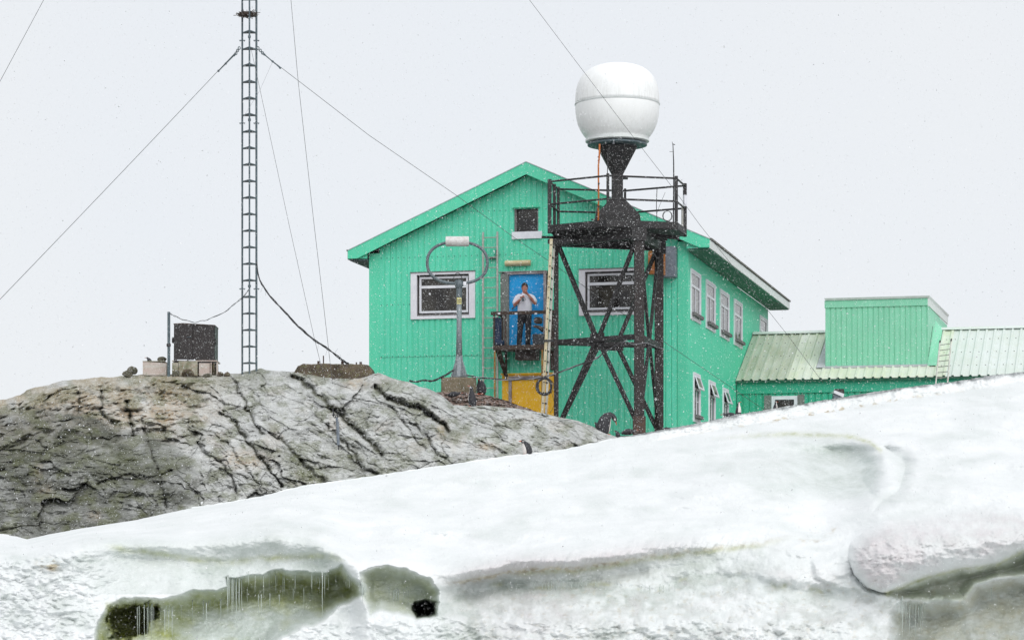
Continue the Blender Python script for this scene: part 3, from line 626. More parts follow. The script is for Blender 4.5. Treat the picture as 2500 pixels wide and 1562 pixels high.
tan = upper * 1.2 * (.6 + .6 * nz) + .22 * sstep(.2, .7, fbm(RPX / 70, RPY / 50, 14.1, 3)) * (1 - dome)
for (mx, my), sx, sy, am in [((600, 1120), 60, 22, .9), ((1080, 1050), 14, 22, 1), ((870, 935), 30, 14, 1.), ((1190, 1090), 25, 10, .9), ((90, 1160), 14, 40, 1.1), ((110, 1200), 25, 20, 1.2), ((230, 1258), 16, 14, 1.2)]:
    tan = np.maximum(tan, am * np.exp(-(((RPX - mx) / sx) ** 2 + ((RPY - my) / sy) ** 2)) * (.8 + .5 * nf))
rmask = np.stack([dark, moss, crk, tan], -1)
RX, RY, RZ = (RPX - CXP) / F * RD2, RD2, (HZ - RPY) / F * RD2
kb = [.25, .7, 1.4, 2.4]; x0 = (rpx - CXP) / F
RX = np.vstack([RX] + [(x0 * (RD2[-1] + k))[None] for k in kb]); RY = np.vstack([RY] + [(RD2[-1] + k)[None] for k in kb])
RZ = np.vstack([RZ] + [(RZ[-1] - .12 * k - .12 * k * k)[None] for k in kb]); rmask = np.concatenate([rmask, np.repeat(rmask[-1:], len(kb), 0)], 0)
def rock_mat(name, light, mid, darkc, tanc, mossc):
    m, n, b = new_mat(name)
    a = N(n, 'ShaderNodeAttribute', attribute_name='mask'); sp = n.nodes.new('ShaderNodeSeparateColor')
    n.links.new(a.outputs['Color'], sp.inputs[0]); dk, ms, ck, tn = sp.outputs[0], sp.outputs[1], sp.outputs[2], a.outputs['Alpha']
    n1 = noise(n, objco(n), 1.3, 7, .65); n2 = noise(n, objco(n), 9, 6, .7)
    strokes = noise(n, objco(n, (.9, .5, 8.0), (0, R(-33), 0)), 2.4, 6, .62, .8)
    strokes2 = noise(n, objco(n, (1.5, .5, 14.0), (0, R(-22), 0)), 3.3, 4, .6, .5)
    col = mixc(n, ramp(n, n1, [(.35, 0), (.65, 1)]), light, mid)
    col = mixc(n, ramp(n, n2, [(.45, 0), (.7, .5)]), col, tuple(x * .55 for x in mid))
    vo = n.nodes.new('ShaderNodeTexVoronoi'); vo.inputs['Scale'].default_value = 2.6; n.links.new(objco(n, (.8, .5, 3.2), (0, R(-32), 0)), vo.inputs['Vector'])
    sv = n.nodes.new('ShaderNodeSeparateColor'); n.links.new(vo.outputs['Color'], sv.inputs[0])
    col = mixc(n, ramp(n, sv.outputs[0], [(.0, .38), (.6, 0)]), col, tuple(x * .55 for x in mid))
    n3 = noise(n, objco(n, (1, .6, 1.8), (0, R(-30), 0)), 22, 5, .75)
    col = mixc(n, ramp(n, n3, [(.50, 0), (.66, .5)]), col, tuple(x * .35 for x in mid))
    ve_ = n.nodes.new('ShaderNodeTexVoronoi'); ve_.feature = 'DISTANCE_TO_EDGE'; ve_.inputs['Scale'].default_value = 1.5; 
    wn = n.nodes.new('ShaderNodeTexNoise'); wn.inputs['Scale'].default_value = 3; wn.inputs['Detail'].default_value = 5
    vm = n.nodes.new('ShaderNodeVectorMath'); vm.operation = 'MULTIPLY_ADD'; vm.inputs[1].default_value = (.5, .5, .5)
    cw = objco(n, (1, .5, 2.2), (0, R(-30), 0)); n.links.new(cw, wn.inputs['Vector']); n.links.new(wn.outputs['Color'], vm.inputs[0]); n.links.new(cw, vm.inputs[2]); n.links.new(vm.outputs[0], ve_.inputs['Vector'])
    fract = ramp(n, ve_.outputs['Distance'], [(.004, 1), (.02, 0)])
    def f(x, src=n2, lo=.25): return mth(n, 'MULTIPLY', x, ramp(n, src, [(.35, lo), (.6, 1)]), True)
    col = mixc(n, f(tn), col, mixc(n, ramp(n, n2, [(.4, 0), (.65, 1)]), tanc, tuple(x * q for x, q in zip(tanc, (.75, .55, .42)))))
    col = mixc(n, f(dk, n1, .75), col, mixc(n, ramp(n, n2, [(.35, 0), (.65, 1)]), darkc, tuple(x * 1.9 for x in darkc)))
    s1 = ramp(n, strokes, [(.30, 1), (.375, 0)]); s2 = ramp(n, strokes2, [(.31, 1), (.385, 0)])
    col = mixc(n, mth(n, 'MULTIPLY', mth(n, 'MAXIMUM', mth(n, 'MAXIMUM', s1, s2), mth(n, 'MULTIPLY', fract, ramp(n, n1, [(.45, 0), (.6, .9)]))), .85), col, (.045, .044, .036))
    col = mixc(n, mth(n, 'MULTIPLY', f(ms, n2, .3), 1.0, True), col, mixc(n, ramp(n, n2, [(.4, 0), (.62, 1)]), mossc, tuple(x * .4 for x in mossc)))
    col = mixc(n, ck, col, mixc(n, ramp(n, n2, [(.4, 0), (.6, 1)]), (.045, .04, .03), (.09, .095, .05)))
    sp3 = ramp(n, noise(n, objco(n), 42, 2, .5), [(.66, 0), (.74, 1)])
    col = mixc(n, mth(n, 'MULTIPLY', sp3, .35), col, (.42, .42, .40))
    n.links.new(col, b.inputs['Base Color']); b.inputs['Roughness'].default_value = .82
    h = mth(n, 'ADD', mth(n, 'MULTIPLY', n2, .8), mth(n, 'MULTIPLY', strokes, 1.4)); h = mth(n, 'ADD', h, mth(n, 'MULTIPLY', noise(n, objco(n), 34, 4, .6), .3))
    bump(n, b, h, .8, .07)
    return m
MR = rock_mat('fractured_grey_rock', (.72, .73, .72), (.58, .59, .575), (.055, .058, .045), (.54, .45, .29), (.17, .19, .07))
rock = grid_mesh('rock_outcrop', RX, RY, RZ, MR, rmask)
tag(rock, 'grey fractured rock outcrop with mossy gullies', None, None, 'structure')
def rock_at(px, py):
    j = int(np.argmin(np.abs(rpx - px))); i = int(np.argmin(np.abs(RPY[:, j] - py))); return float(RD2[i, j])

# brown guano slope between the outcrop and the doors
SK2 = [(1010, 960), (1060, 957), (1110, 957), (1161, 958), (1197, 966), (1235, 977), (1267, 989), (1300, 1000), (1318, 1008), (1350, 1024), (1400, 1052), (1520, 1085), (1700, 1100)]
qx = np.linspace(1000, 1700, 300); qs = np.linspace(0, 1, 60)
QX = np.broadcast_to(qx, (60, 300)); top2 = interp(qx, SK2) + 1.5 * fbm(qx / 12, 8.8, o=3); bot2 = np.maximum(top2 + 45, 1035)
QY = bot2[None] + (top2 - bot2)[None] * qs[:, None]; QD = 70.5 + 1.35 * qs[:, None] + .15 * fbm(QX / 20, QY / 9, 1.9, 4) - .25 * np.abs(fbm(QX / 9, QY / 5, 4.9, 3))
qm = np.stack([.2 + 0 * QD, .1 + .3 * fbm(QX / 15, QY / 8, 3.3, 3), sstep(.35, .6, fbm(QX / 8, QY / 5, 1.3, 3)), 1.0 + 0 * QD], -1)
X_, Y_, Z_ = (QX - CXP) / F * QD, QD, (HZ - QY) / F * QD
X_ = np.vstack([X_, (qx - CXP)[None] / F * (QD[-1] + 1.2)]); Y_ = np.vstack([Y_, QD[-1:] + 1.2]); Z_ = np.vstack([Z_, Z_[-1:] - .25])
MQ = rock_mat('guano_stained_rubble', (.42, .37, .35), (.30, .24, .22), (.12, .09, .08), (.42, .32, .29), (.14, .13, .08))
o = grid_mesh('rubble_slope', X_, Y_, Z_, MQ, np.concatenate([qm, qm[-1:]], 0)); tag(o, 'pinkish brown rubble slope', None, None, 'structure')

# ground under the station and the sea out to the horizon
gx, gy = np.meshgrid(np.linspace(-60, 70, 66), np.linspace(68.5, 150, 50))
gz = 4.35 + .25 * fbm(gx * .1, gy * .1, .2, 3) - 6.5 * sstep(45, 66, np.hypot(gx - 5, (gy - 95) * .95)) - 6.5 * sstep(30, 56, -gx)
gz = gz + .8 * sstep(-4, -12, -gx) * sstep(72, 80, gy) * 0
gm = np.zeros(gx.shape + (4,)); gm[..., 3] = .5; gm[..., 0] = .3
o = grid_mesh('ground', gx, gy, gz, MQ, gm); tag(o, 'rocky ground under the station', None, None, 'structure')
m, n, b = new_mat('sea_water'); b.inputs['Base Color'].default_value = (.03, .05, .055, 1); b.inputs['Roughness'].default_value = .12
bump(n, b, noise(n, objco(n), .8, 5), .4, .2)
o = build('sea', MB().add([(-6000, -3000, -1.6), (6000, -3000, -1.6), (6000, 7000, -1.6), (-6000, 7000, -1.6)], [(0, 1, 2, 3)]), m); tag(o, 'grey sea around the island', None, None, 'structure')

# ================================================================ GREEN BUILDING
Z0 = 4.3; L = 15.2; U0, UA, U1 = -9.07, -4.47, 0.0
UEL, UER = -9.61, 0.65; ZA, ZE = 12.27, 9.98
SLP = (ZA - ZE) / (UA - UEL)
hut = thing('station_building', (CX0, CY0, Z0), 'large green corrugated gabled station building with white framed windows and a blue upper door', 'building', -TH)
def lb(name, mb, mat, parent=hut, **k):        # build in building coordinates (u, v, z)
    mb.v = [tuple(bw(*q)) for q in mb.v]; return build(name, mb, mat, parent, **k)
def roof_z(u): return ZA - SLP * abs(u - UA)
# openings in the front wall (u0,u1,z0,z1)
(wl0, wz1) = fu(1018, 672); (wl1, wz0) = fu(1146, 770)
(wr0, rz1) = fu(1429, 664); (wr1, rz0) = fu(1562, 761)
(up0, uz1) = fu(1256, 511); (up1, uz0) = fu(1315, 566)
(dr0, dz1) = fu(1222, 664); (dr1, dz0) = fu(1336, 841)
(yd0, yz1) = fu(1224.5, 913); yd1 = fu(1356, 913)[0]
HOLES = [(wl0, wl1, wz0, wz1), (wr0, wr1, rz0, rz1), (up0, up1, uz0, uz1), (dr0, dr1, dz0, dz1), (yd0, yd1, Z0 - 1, yz1)]
def corr_wall(name, ua, ub, zlo, ztop, holes, mat, per=.163, parent=hut, vv=0.0, dep=.022, ribs=6, loc=lb, jit=.004):
    rr = random.Random(2); k = 0; u = ua; n = max(1, round((ub - ua) / per)); per = (ub - ua) / n; i = 0
    while i < n:
        m_ = min(ribs, n - i); mb = MB(); off = rr.uniform(0, jit)
        prof = []
        for j in range(m_):
            a = ua + (i + j) * per
            prof += [(a, 0), (a + per * .66, 0), (a + per * .75, dep), (a + per * .90, dep)]
        prof.append((ua + (i + m_) * per, 0))
        for (a, da), (b_, db) in zip(prof[:-1], prof[1:]):
            mid = (a + b_) / 2; cuts = sorted((h[2], h[3]) for h in holes if h[0] < mid < h[1])
            z = zlo; spans = []
            for c0, c1 in cuts:
                if c0 > z: spans.append((z, c0))
                z = max(z, c1)
            spans.append((z, None))
            for s0, s1 in spans:
                ta, tb = (s1, s1) if s1 is not None else (ztop(a), ztop(b_))
                if min(ta, tb) <= s0: continue
                mb.add([(a, vv + da - off, s0), (b_, vv + db - off, s0), (b_, vv + db - off, tb), (a, vv + da - off, ta)], [(0, 1, 2, 3)])
        if mb.v: loc(name, mb, mat, parent)
        i += m_
tl = fu(927, 900)[0]; tr = fu(1655, 900)[0]
corr_wall('cladding_sheet', tl, tr, Z0, lambda u: roof_z(u) - .30, HOLES, 'green')
lb('corner_trim', MB().box(U0, tl, -.012, .05, Z0, roof_z(U0) - .3), 'green_trim')
lb('corner_trim', MB().box(tr, U1 + .012, -.014, .05, Z0, roof_z(U1) - .3), 'green_trim')
lb('corner_trim', MB().box(U1 + .002, U1 + .016, -.01, .10, Z0, 9.70), 'green_trim')
# inner wall box: dark rooms behind the openings
lb('interior_wall', MB().box(U0 + .02, U1 - .02, .5, .55, Z0, 9.7), 'recess')
lb('left_side_wall', MB().box(U0, U0 + .05, .02, L, Z0, 9.72), 'green_side')
lb('back_wall', MB().prism([(U0, L - .05, Z0), (U1, L - .05, Z0), (U1, L - .05, 9.7), (UA, L - .05, ZA - .35), (U0, L - .05, 9.7)], bw(0, .05, 0) - bw(0, 0, 0) if False else (0, .05, 0)), 'green_side')
# side wall: flat sheets butted together, with openings
SW = [(.50, 1.90, 8.03, 9.24), (3.01, 4.41, 8.03, 9.24), (5.48, 6.95, 8.03, 9.24), (8.08, 9.50, 8.03, 9.24), (13.37, 14.80, 8.03, 9.29)]
SL = [(.92, 1.83, 5.24, 6.43), (3.50, 4.41, 5.24, 6.42), (6.00, 6.84, 5.24, 6.40)]
v = .10; step = 1.005
while v < L - .02:
    v2 = min(v + step, L); mb = MB()
    cuts = sorted(set([v, v2] + [q for h in SW + SL for q in h[:2] if v < q < v2]))
    for a, c in zip(cuts[:-1], cuts[1:]):
        mid = (a + c) / 2; z = Z0
        for h in sorted((h for h in SW + SL if h[0] < mid < h[1]), key=lambda h: h[2]):
            mb.box(-.03, 0, a, c, z, h[2]); z = h[3]
        mb.box(-.03, 0, a, c, z, 9.72)
    lb('side_sheet', mb, 'green_side'); v = v2 + .004
lb('room_wall', MB().box(-.5, -.45, .6, L - .1, Z0, 9.6), 'recess')
def side_window(h, opened):
    a, c, z0, z1 = h
    w_ = lb('window', MB().box(-.02, .035, a - .10, a, z0 - .12, z1 + .06).box(-.02, .035, c, c + .10, z0 - .12, z1 + .06).box(-.02, .034, a, c, z1, z1 + .06).box(-.02, .034, a, c, z0 - .12, z0), 'surround')
    fr = MB(); t = .055
    fr.box(-.01, .018, a, a + t, z0, z1).box(-.01, .018, c - t, c, z0, z1).box(-.01, .017, a + t, c - t, z1 - t, z1).box(-.01, .017, a + t, c - t, z0, z0 + t)
    zt = z1 - (z1 - z0) * .32; fr.box(-.01, .020, a + t, c - t, zt - .035, zt + .035); fr.box(-.01, .016, (a + c) / 2 - .03, (a + c) / 2 + .03, z0 + t, zt - .035)
    lb('frame', fr, 'upvc', w_)
    lb('pane', MB().box(-.006, .0, a + t, c - t, z0 + t, zt - .035), 'glass', w_)
    lb('sill', MB().box(.03, .13, a - .02, c + .02, z0 - .015, z0 + .075), 'recess', w_)
    if opened:
        mb = MB(); A = Vector((.03, 0, z1 - .04)); Bv = Vector((.15, 0, zt - .03)); dd = Bv - A
        def q(s, vv): p = A + dd * s; return (p.x, vv, p.z)
        for s0, s1, va, vb in ((0, .12, a + .03, c - .03), (.88, 1, a + .03, c - .03), (.12, .88, a + .03, a + .1), (.12, .88, c - .1, c - .03)):
            mb.prism([q(s0, va), q(s1, va), q(s1, vb), q(s0, vb)], (.02, 0, .02))
        lb('open_vent', mb, 'upvc', w_); lb('vent_pane', MB().prism([q(.12, a + .1), q(.88, a + .1), q(.88, c - .1), q(.12, c - .1)], (.006, 0, .006)), 'glass', w_)
    else: lb('pane', MB().box(-.006, .0, a + t, c - t, zt + .035, z1 - t), 'glass', w_)
for h in SW: side_window(h, False)
for h in SL: side_window(h, True)
# roof: two slopes, boarded ends, eaves
for s, ue in ((-1, UEL), (1, UER)):
    mb = MB().hexa([(ue, -.26, roof_z(ue) - .14), (UA, -.26, ZA - .14), (UA, L + .25, ZA - .14), (ue, L + .25, roof_z(ue) - .14), (ue, -.26, roof_z(ue) - .01), (UA, -.26, ZA - .01), (UA, L + .25, ZA - .01), (ue, L + .25, roof_z(ue) - .01)])
    rs_ = lb('roof_slope', mb, 'roof_green')
    # barge board, in two lengths
    cut = UA + (ue - UA) * .62
    for a, c in ((UA, cut), (cut, ue)):
        endp = c == ue; zb = .335
        pts = [(a, -.30, roof_z(a)), (c, -.30, roof_z(c)), (c, -.30, roof_z(c) - (.22 if endp else zb))]
        if endp:
            uf = UA + (ue - UA) * .945; pts += [(uf, -.30, roof_z(ue) - .22)]
        pts += [(a, -.30, roof_z(a) - zb)]
        if a == UA: pts = [(a + s * .001, *p[1:]) if p[0] == a else p for p in pts]
        else: pts = [(a + s * .003, *p[1:]) if p[0] == a else p for p in pts]
        lb('barge_board', MB().prism(pts, (0, .035, 0)), 'green_trim')
    lb('roof_edge_strip', MB().hexa([(ue, -.315, roof_z(ue) + .002), (UA, -.315, ZA + .002), (UA, -.25, ZA + .002), (ue, -.25, roof_z(ue) + .002), (ue, -.315, roof_z(ue) + .022), (UA, -.315, ZA + .022), (UA, -.25, ZA + .022), (ue, -.25, roof_z(ue) + .022)]), 'flash')
    wv = U0 if s < 0 else U1
    lb('eave_return', MB().prism([(ue + -s * .01, -.20, 9.76), (wv, -.20, 9.76), (wv, -.20, roof_z(wv) - .15), (ue - s * .01, -.20, roof_z(ue) - .15)], (0, .03, 0)), 'green')
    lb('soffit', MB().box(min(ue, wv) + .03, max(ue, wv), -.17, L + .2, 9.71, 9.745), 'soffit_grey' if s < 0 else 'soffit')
    fas = lb('eave_fascia', MB().box(ue - .02 if s < 0 else ue, ue if s < 0 else ue + .025, -.26, L + .25, 9.74, 9.955), 'eave_white')
    lb('gutter_edge', MB().box(ue - .05, ue + .06, -.25, L + .26, 9.975, 10.02), 'eave_dark')
lb('far_barge', MB().prism([(UEL, L + .22, roof_z(UEL) - .2), (UA, L + .22, ZA - .3), (UER, L + .22, roof_z(UER) - .2), (UER, L + .22, roof_z(UER)), (UA, L + .22, ZA), (UEL, L + .22, roof_z(UEL))], (0, .03, 0)), 'eave_white')
lb('drip_flashing', MB().box(tl, tr, -.03, -.005, 9.60, 9.603), 'green_trim') if False else None
mb = MB()
for zz_ in (fu(927, 631)[1], fu(927, 745)[1], fu(927, 871)[1], 11.0):
    n_ = round((tr - tl) / .163); pr_ = (tr - tl) / n_
    for q in range(n_):
        c = tl + (q + .33) * pr_
        if any(h[0] - .2 < c < h[1] + .2 and h[2] - .2 < zz_ < h[3] + .2 for h in HOLES) or zz_ > roof_z(c) - .45: continue
        mb.box(c - .011, c + .011, -.016, .0, zz_ - .011, zz_ + .011)
tag(lb('cladding_screw', mb, 'soffit'), kind='stuff')
lb('sheet_lap', MB().box(tl, fu(1176, 871)[0], -.008, .0, fu(927, 873)[1] - .004, fu(927, 873)[1] + .004), 'soffit')
# front windows
def front_window(x0, x1, yt, yb_, ox0, ox1, oyt, oyb, trim=None):
    a, zt = fu(x0, yt); c, zb = fu(x1, yb_); oa, ozt = fu(ox0, oyt); oc, ozb = fu(ox1, oyb)
    w_ = lb('window', MB().box(oa, a, -.05, .0, ozb, ozt).box(c, oc, -.05, .0, ozb, ozt).box(a, c, -.049, .0, zt, ozt).box(a, c, -.049, .0, ozb, zb), 'surround')
    lb('reveal', MB().box(a, a + .012, .0, .16, zb, zt).box(c - .012, c, .0, .16, zb, zt).box(a, c, .0, .16, zt - .012, zt).box(a, c, -.02, .16, zb, zb + .05), 'recess', w_)
    lb('drip_cap', MB().box(oa - .01, oc + .01, -.075, .0, ozt, ozt + .02), 'recess', w_)
    t = .055; fa, fc, fb, ft = a + .05, c - .05, zb + .09, zt - .05; zm = ft - (ft - fb) * .28
    fr = MB().box(fa, fa + t, .05, .13, fb, ft).box(fc - t, fc, .05, .13, fb, ft).box(fa + t, fc - t, .051, .13, ft - t, ft).box(fa + t, fc - t, .051, .13, fb, fb + t).box(fa + t, fc - t, .045, .13, zm - .04, zm + .035)
    lb('frame', fr, 'upvc', w_)
    lb('pane', MB().box(fa + t, fc - t, .09, .10, fb + t, zm - .04), 'glass', w_)
    lb('pane', MB().box(fa + t, fc - t, .09, .10, zm + .035, ft - t), 'glass', w_)
    lb('blind', MB().box(fa - .04, fc + .04, .135, .15, zb, zt), 'recess', w_)
front_window(1018.5, 1146, 672, 769, 1003.5, 1160.5, 667, 776)
front_window(1429, 1562, 664, 761, 1414, 1573, 659, 767)
# attic opening with white sill board and small hood
w_ = lb('attic_window', MB().box(up0, up1, .10, .13, uz0, uz1), 'glass')
lb('frame', MB().box(up0, up0 + .06, .0, .1, uz0, uz1).box(up1 - .04, up1, .0, .1, uz0, uz1), M['red_frame'] if 'red_frame' in M else 'recess', w_)
a, z1_ = fu(1249.5, 566.5, -.05); c, z0_ = fu(1323, 581.5, -.05)
lb('sill_board', MB().box(a, c, -.06, .02, z0_, z1_), 'upvc', w_)
a, z1_ = fu(1250, 508, -.05); c, _z = fu(1317, 508, -.05)
lb('hood', MB().box(a, c, -.08, .0, z1_, z1_ + .02), 'green_trim', w_)
# blue upper door
d0, zt = fu(1243.5, 671, .06); d1, zb = fu(1328.5, 842, .06)
dr = lb('upper_door', MB().box(d0, d1, .06, .11, dz0 - .02, zt), 'blue_door')
lb('door_handle', MB().tube([(d0 + .09, .06, dz0 + 1.02), (d0 + .09, .0, dz0 + 1.02), (d0 + .26, -.01, dz0 + 1.12)], .016, 6), 'cable', dr)
lb('side_panel', MB().box(dr0, d0 - .004, -.01, .06, dz0, dz1 - .05), 'grey_panel')
lb('door_frame', MB().box(d0 - .05, d1 + .09, -.03, .05, zt, zt + .055).box(d1, d1 + .075, -.03, .05, dz0, zt).box(dr0 - .03, d1 + .09, -.045, .03, zt + .06, zt + .085), 'door_frame')
# ochre lower door
y0_ = fu(1240, 913)[0]
yd = lb('lower_door', MB().box(yd0, yd1, .02, .07, Z0, yz1 - .02), 'yellow')
lb('frame', MB().box(y0_ + .03, y0_ + .11, -.05, .02, Z0, yz1 - .16).box(y0_ + .03, yd1 - .35, -.05, .019, yz1 - .16, yz1 - .07), 'door_frame', yd)
lb('lintel', MB().box(yd0 - .02, yd1, -.03, .02, yz1 - .025, yz1 + .015), 'yellow', yd)
# lamp over the door, equipment cabinets by the corner
a, z1_ = fu(1233, 635.5, -.1); c, z0_ = fu(1295, 648, -.1)
mb = MB(); k = 9
mb.loft([[(x, -.04 - .11 * math.sin(math.pi * j / k), (z0_ + z1_) / 2 + (z1_ - z0_) / 2 * -math.cos(math.pi * j / k)) for j in range(k + 1)] for x in (a, a + .05, c - .05, c)])
lb('wall_lamp', mb, 'lamp', smooth=False)
a, z1_ = fu(1617, 602, -.3); c, z0_ = fu(1649, 676, -.3)
bx = lb('equipment_cabinet', MB().box(a, c, -.32, -.02, z0_, z1_), 'box_grey', bevel=.01)
lb('rust_panel', MB().box(a - .06, a + .09, -.34, -.321, z0_ + .05, z1_ - .14), 'box_rust', bx)
a, z1_ = fu(1582, 613, -.25); c, z0_ = fu(1604, 668, -.25)
bx = lb('equipment_cabinet', MB().prism([(a, -.25, z0_), (c, -.25, z0_), (c, -.25, z1_ + .22), (a + .10, -.25, z1_ + .18), (a, -.25, z1_ - .05)], (0, .22, 0)), 'box_rust')
lb('top_cover', MB().prism([(a + .02, -.262, z1_ + .02), (c + .005, -.262, z1_ + .02), (c + .005, -.262, z1_ + .23), (a + .10, -.262, z1_ + .19)], (0, .01, 0)), 'box_grey', bx)

# ---------------------------------------------------------------- balcony (fixed to the building)
VB = -.95
ba, bz1 = fu(1204, 761, VB); bc, _ = fu(1338, 761, VB); _, bf = fu(1204, 846, VB)
bal = lb('balcony', MB().box(ba, bc, VB, -.03, bf - .07, bf).box(ba, bc, VB - .02, VB + .03, bf - .10, bf + .03), 'balcony')
lb('railing', MB().box(ba - .06, bc + .02, VB - .03, VB + .03, bz1 - .09, bz1).box(ba, ba + .05, VB - .02, VB + .03, bf, bz1 - .09).box(bc - .06, bc, VB - .02, VB + .03, bf, bz1 - .09)
   .box(ba, ba + .05, -.06, -.01, bf, bz1).box(ba, ba + .04, VB + .03, -.06, bz1 - .06, bz1 - .01).box(bc - .05, bc, VB + .03, -.06, bz1 - .06, bz1 - .01).box(ba, ba + .03, VB + .03, -.06, bf + .5, bf + .54)
   .box(ba + .32, ba + .37, VB - .01, VB + .02, bf, bz1 - .09), 'balcony', bal)
for px_ in (1218, 1259.5, 1308):
    a, z = fu(px_, 765, VB - .05); lb('reflector_tag', MB().box(a - .035, a + .035, VB - .04, VB - .031, z - .025, z + .02), 'upvc', bal)
for px_ in (1230.5,):
    a, _z = fu(px_, 800, -.2); lb('bracket', MB().prism([(a - .09, -.9, bf - .07), (a - .03, -.04, bf - .75), (a + .05, -.04, bf - .75), (a + .05, -.9, bf - .07)], (.03, 0, 0)), 'balcony', bal)
    lb('bracket', MB().bar((a + .02, -.05, bf - .07), (a + .02, -.05, bf - .85), .06), 'balcony', bal)
a, _z = fu(1348, 800, -.2)
lb('bracket', MB().box(a - .07, a + .07, -.12, -.02, bf - .6, bz1 + .1), 'balcony', bal)
lb('under_box', MB().box((ba + bc) / 2 - .25, (ba + bc) / 2 + .35, -.55, -.15, bf - .33, bf - .075), 'bag_brown', bal)
for px_, yb_ in ((1207.5, 985), (1323.5, 1010)):
    a, z = fu(px_, yb_, VB); lb('support_pole', MB().tube([(a, VB + .02, z - .4), (a, VB + .02, bf - .07)], .027, 8), 'rust_yellow', bal)

# ---------------------------------------------------------------- low annex
VE, VR, ZEV, ZRD, ANX = 8.3, 11.8, 6.85, 8.58, 13.5
ann = thing('annex_building', tuple(bw(6, 8.55, Z0)), 'long low green annex with ribbed pale metal roof joined to the tall building', 'building', -TH)
def la(name, mb, mat, parent=ann, **k): return lb(name, mb, mat, parent, **k)
SLA = (ZRD - ZEV) / (VR - VE)
per = .262; n_r = int((ANX - .02) / per); i = 0; rr = random.Random(11)
while i < n_r:
    m_ = min(3, n_r - i); mb = MB(); a0 = .02 + i * per; tone = i * per
    prof = []
    for j in range(m_):
        a = a0 + j * per; prof += [(a, 0), (a + per * .62, 0), (a + per * .70, .042), (a + per * .90, .042), (a + per * .98, 0)]
    prof.append((a0 + m_ * per, 0))
    for sgn in (1, -1):
        for (a, da), (b_, db) in zip(prof[:-1], prof[1:]):
            v0 = VE if sgn > 0 else 2 * VR - VE
            mb.add([(a, v0, ZEV + da), (b_, v0, ZEV + db), (b_, VR, ZRD + db), (a, VR, ZRD + da)], [(0, 1, 2, 3)])
            mb.add([(a, v0, ZEV + da - .012), (b_, v0, ZEV + db - .012), (b_, v0, ZEV + db), (a, v0, ZEV + da)], [(0, 1, 2, 3)])
    la('roof_sheet', mb, 'roof_olive' if tone < .9 else 'roof_mid' if tone < 5.9 else 'roof_pale'); i += m_
la('ridge_cap', MB().hexa([(0.02, VR - .16, ZRD - .01), (ANX, VR - .16, ZRD - .01), (ANX, VR + .16, ZRD - .01), (.02, VR + .16, ZRD - .01), (.02, VR - .05, ZRD + .075), (ANX, VR - .05, ZRD + .075), (ANX, VR + .05, ZRD + .075), (.02, VR + .05, ZRD + .075)]), 'roof_pale')
mb = MB()
for q in range(n_r):
    for fv in (.22, .5, .78): c = .02 + (q + .3) * per; vz = VE + (VR - VE) * fv; mb.box(c - .012, c + .012, vz - .012, vz + .012, ZEV + SLA * (VR - VE) * fv - .01, ZEV + SLA * (VR - VE) * fv + .014)
tag(la('roof_screw', mb, 'hole'), kind='stuff')
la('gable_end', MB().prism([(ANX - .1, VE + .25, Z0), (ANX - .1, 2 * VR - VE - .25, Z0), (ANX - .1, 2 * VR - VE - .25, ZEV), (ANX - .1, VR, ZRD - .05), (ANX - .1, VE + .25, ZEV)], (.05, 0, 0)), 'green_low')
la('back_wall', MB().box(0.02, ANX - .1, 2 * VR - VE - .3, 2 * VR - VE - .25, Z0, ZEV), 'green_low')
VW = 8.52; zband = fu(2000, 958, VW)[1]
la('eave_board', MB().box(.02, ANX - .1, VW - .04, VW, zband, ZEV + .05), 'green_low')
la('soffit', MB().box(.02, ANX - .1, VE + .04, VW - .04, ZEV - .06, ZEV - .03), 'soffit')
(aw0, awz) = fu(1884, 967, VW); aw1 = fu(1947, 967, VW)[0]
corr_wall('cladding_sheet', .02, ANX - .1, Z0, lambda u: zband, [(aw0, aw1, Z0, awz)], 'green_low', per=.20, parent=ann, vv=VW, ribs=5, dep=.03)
w_ = la('window', MB().box(aw0, aw0 + .1, VW - .05, VW + .05, 5.2, awz).box(aw1 - .1, aw1, VW - .05, VW + .05, 5.2, awz).box(aw0 + .1, aw1 - .1, VW - .05, VW + .05, awz - .11, awz), 'upvc')
la('pane', MB().box(aw0 + .1, aw1 - .1, VW + .02, VW + .03, 5.2, awz - .11), 'glass', w_)
la('shutter_panel', MB().box(fu(1866, 967, VW)[0], aw0 - .005, VW - .035, VW - .002, 5.2, awz + .03), 'grey_panel', w_)
la('shutter_panel', MB().box(aw1 + .005, fu(1964, 967, VW)[0], VW - .035, VW - .002, 5.2, awz + .03), 'grey_panel', w_)
la('inner_wall', MB().box(0.1, ANX - .2, VW + .4, VW + .45, Z0, ZEV - .1), 'recess')
# dormer
DV = 9.1; du0 = fu(2016, 898, DV)[0]; du1 = fu(2264, 898, DV)[0]; zt = fu(2264, 726, DV)[1]; ve = fs(2314, 768, du1 + .03)[0]; zte = fs(2314, 772, du1 + .03)[1]
dm = la('dormer', MB().hexa([(du0, DV - .06, zt - .02), (du1 + .04, DV - .06, zt - .02), (du1 + .04, ve, zte - .02), (du0, ve, zte - .02), (du0 - .04, DV - .1, zt + .045), (du1 + .07, DV - .1, zt + .045), (du1 + .07, ve + .05, zte + .045), (du0 - .04, ve + .05, zte + .045)]), 'eave_white')
zfb = zt - .24; zr_ = lambda v: ZEV + SLA * (min(v, 2 * VR - v) - VE)
corr_wall('front_sheet', du0, du1, zr_(DV) - .1, lambda u: zfb + .01, [], 'green_dormer', per=.165, parent=dm, vv=DV, ribs=5)
la('front_board', MB().box(du0, du1 + .012, DV - .03, DV + .02, zfb, zt - .02), 'green_dormer', dm)
la('base_flashing', MB().box(du0 - .02, du1 + .1, DV - .07, DV - .015, zr_(DV) - .02, zr_(DV) + .045), 'flash', dm)
